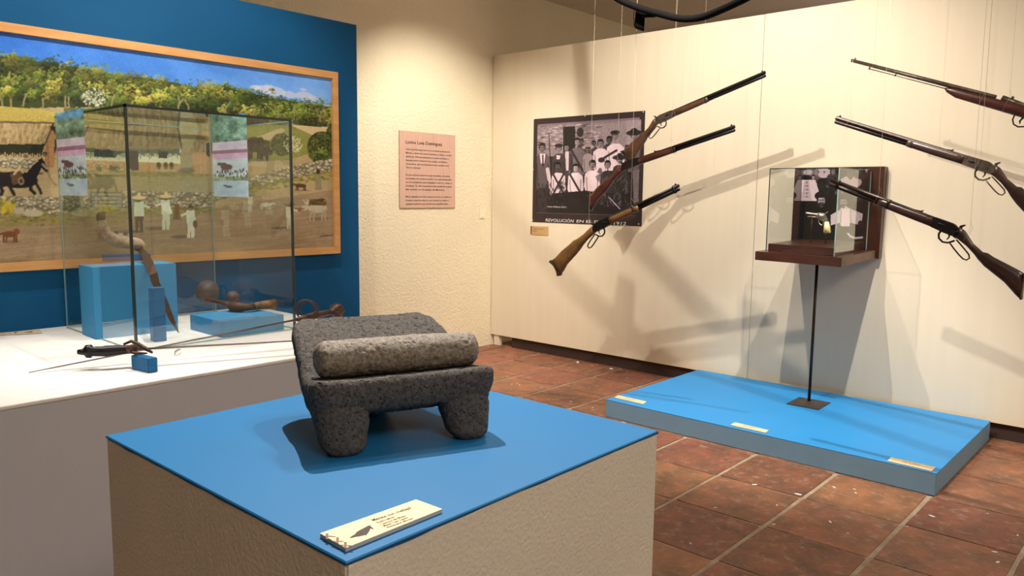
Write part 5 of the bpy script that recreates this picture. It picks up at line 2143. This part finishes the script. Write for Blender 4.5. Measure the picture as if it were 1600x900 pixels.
        tube(bm, [Vector((-0.86, 0.0, 0)), Vector((-0.90, 0.014, 0.012)), Vector((-0.92, 0.004, 0.02))], 0.005, 8)
        part('bolt_action', bm, M['gun_worn'])
    if s.get('ring'):
        bm = bmesh.new()
        c = Vector((rr - 0.002, -0.018, 0.017 * s['ring']))
        tube(bm, [c + Vector((0.013 * math.cos(a), 0.013 * math.sin(a), 0)) for a in [2 * math.pi * k / 20 for k in range(21)]], 0.0022, 6)
        part('saddle_ring', bm, metal)
    # hanging threads, tied round the rifle and running straight up to the ceiling
    inv = root.matrix_world.inverted()
    for (u, v, low) in s['threads']:
        p = ax(u, v, X)
        lx = (inv @ p).x
        top = Vector((X - 0.020, p.y, CEIL - 0.001))
        bm = bmesh.new()
        low_p = root.matrix_world @ Vector((lx, -0.032 - low, 0))
        hi_p = root.matrix_world @ Vector((lx, 0.024, 0))
        pts = [Vector((X, low_p.y, low_p.z)), Vector((X - 0.020, low_p.y, low_p.z + 0.004)), Vector((X - 0.020, hi_p.y, hi_p.z)), top]
        tube(bm, [inv @ q for q in pts], 0.0005, 5)
        tube(bm, [inv @ Vector((X, low_p.y, low_p.z)), inv @ Vector((X + 0.020, low_p.y, low_p.z + 0.004)), inv @ Vector((X + 0.020, hi_p.y, hi_p.z)), inv @ Vector((X - 0.020, hi_p.y, hi_p.z + 0.03))], 0.0005, 5)
        part('hanging_thread', bm, M['thread'])
    return root


RIFLE = dict(rear=-0.733, front=-0.612, fore=-0.370, metal='gun_worn', wood='wood_brown')
CARB = dict(rear=-0.573, front=-0.456, fore=-0.260, metal='gun_dark', wood='wood_gold')
r1 = dict(RIFLE, comb=(-0.118, -0.045), heel=(-0.285, -0.104), toe=(-0.250, -0.212), octagon=True, threads=[(1056, 176, 0), (1101, 155, 0)], crescent=0.012, barrel='gun_dark')
r2 = dict(RIFLE, rear=-0.730, front=-0.613, fore=-0.367, metal='gun_metal', wood='wood_red', comb=(-0.130, -0.050), heel=(-0.274, -0.110), toe=(-0.285, -0.204),
          threads=[(969, 262, 0), (1053, 235, 0)], rear_sight=-0.50, crescent=0.004, barrel='gun_dark', octagon=True)
r3 = dict(CARB, comb=(-0.150, -0.020), heel=(-0.350, -0.070), toe=(-0.322, -0.168), threads=[(926, 358, 0), (990, 321, 0)], bands=(-0.290, -0.030), cap=False, crescent=0.014, barrel='gun_dark')
r5 = dict(RIFLE, rear=-0.727, front=-0.601, fore=-0.356, metal='gun_worn', wood='wood_dark', comb=(-0.120, -0.045), heel=(-0.280, -0.095), toe=(-0.262, -0.198), threads=[(1326, 193, 0), (1528, 258, 0)],
          rear_sight=-0.545, crescent=0.012, octagon=True)
r6 = dict(CARB, rear=-0.556, front=-0.452, fore=-0.225, metal='gun_dark', wood='wood_dark', comb=(-0.122, -0.044), heel=(-0.274, -0.062), toe=(-0.303, -0.158), threads=[(1371, 312, 0), (1510, 372, 0)],
          bands=(-0.265, -0.035), cap=False, ring=-1, rear_sight=-0.40, crescent=0.003)
r4 = dict(name='hanging_musket', rear=-0.86, front=-0.70, fore=-0.487, metal='gun_dark', wood='wood_red', musket=True, tube=False, cap=False, rod=(-0.49, -0.105), barrel='gun_worn',
          comb=(-0.12, -0.05), threads=[(1365, 104, 0), (1537, 152, 0.016), (1573, 164, 0.02)])
build_rifle('octagonal-barrelled rifle with worn grey receiver, upper of three left rifles', 4.25, (1030, 185), (1196, 114), r1)
build_rifle('reddish wooden lever-action rifle hanging across the old group photograph', 3.88, (975, 258), (1148, 199), r2)
build_rifle('short carbine with golden wood stock, hanging lowest before the old photograph', 3.50, (932, 353), (1061, 291), r3)
build_rifle('long slender reddish-stocked gun with ramrod, topmost on the right', 4.25, (1560, 155), (1330, 95.5), r4)
build_rifle('dark lever-action rifle with grey receiver, hanging above the dark carbine', 3.88, (1505, 247), (1306, 185.5), r5)
build_rifle('dark carbine with saddle ring, its muzzle before the shelf glass case', 3.50, (1460, 345), (1298, 282.5), r6)

# ------------------------------------------------------------------ black curved rail with its lamp head, hanging high up
rl = thing('lighting_rail', 'black curved metal rail with small lamp head hanging near the ceiling', 'lighting rail', (3.3, 1.9, 2.14))
ctrl = [(940, -22, 3.36), (965, -2, 3.36), (1000, 13, 3.35), (1036, 23, 3.335), (1056, 28, 3.32), (1076, 29.5, 3.305), (1100, 26, 3.27), (1130, 14, 3.22), (1160, 0, 3.16), (1200, -22, 3.08)]
pts = [ax(u, v, X) for u, v, X in ctrl]
e0 = pts[0] + (pts[0] - pts[1]).normalized() * 0.25
e1 = pts[-1] + (pts[-1] - pts[-2]).normalized() * 0.25
pts = [Vector((e0.x, e0.y + 0.05, CEIL - 0.001)), Vector((e0.x, e0.y, e0.z + 0.1)), e0] + pts + [e1, Vector((e1.x, e1.y, e1.z + 0.1)), Vector((e1.x, e1.y - 0.05, CEIL - 0.001))]


def smooth_path(P, n=6):
    out = []
    for i in range(len(P) - 1):
        p0, p1, p2, p3 = P[max(i - 1, 0)], P[i], P[i + 1], P[min(i + 2, len(P) - 1)]
        for k in range(n):
            t = k / n
            out.append(0.5 * ((2 * p1) + (p2 - p0) * t + (2 * p0 - 5 * p1 + 4 * p2 - p3) * t * t + (3 * p1 - p0 - 3 * p2 + p3) * t ** 3))
    return out + [P[-1]]


bm = bmesh.new()
tube(bm, smooth_path(pts), 0.0165, 14)
keep(link('rail', bm, M['black_metal'], None, True), rl)
bm = bmesh.new()
tube(bm, [ax(1003, 25, 3.38), ax(1020, 24.5, 3.36), ax(1040, 21, 3.335)], 0.009, 10)
keep(link('arm', bm, M['black_metal'], None, True), rl)
bm = bmesh.new()
c = ax(1000, 29, 3.39)
prism(bm, [ax(994, 9, 3.39), ax(1008, 13, 3.39), ax(1006, 46, 3.39), ax(991, 41, 3.39)], (0.05, 0.03, 0.0), 0.003)
keep(link('lamp_head', bm, M['black_metal']), rl)
bm = bmesh.new()
tube(bm, [ax(992, 10, 3.385), ax(990, 25, 3.38), ax(991, 40, 3.385)], 0.0018, 6)
keep(link('cable', bm, M['black_metal'], None, True), rl)
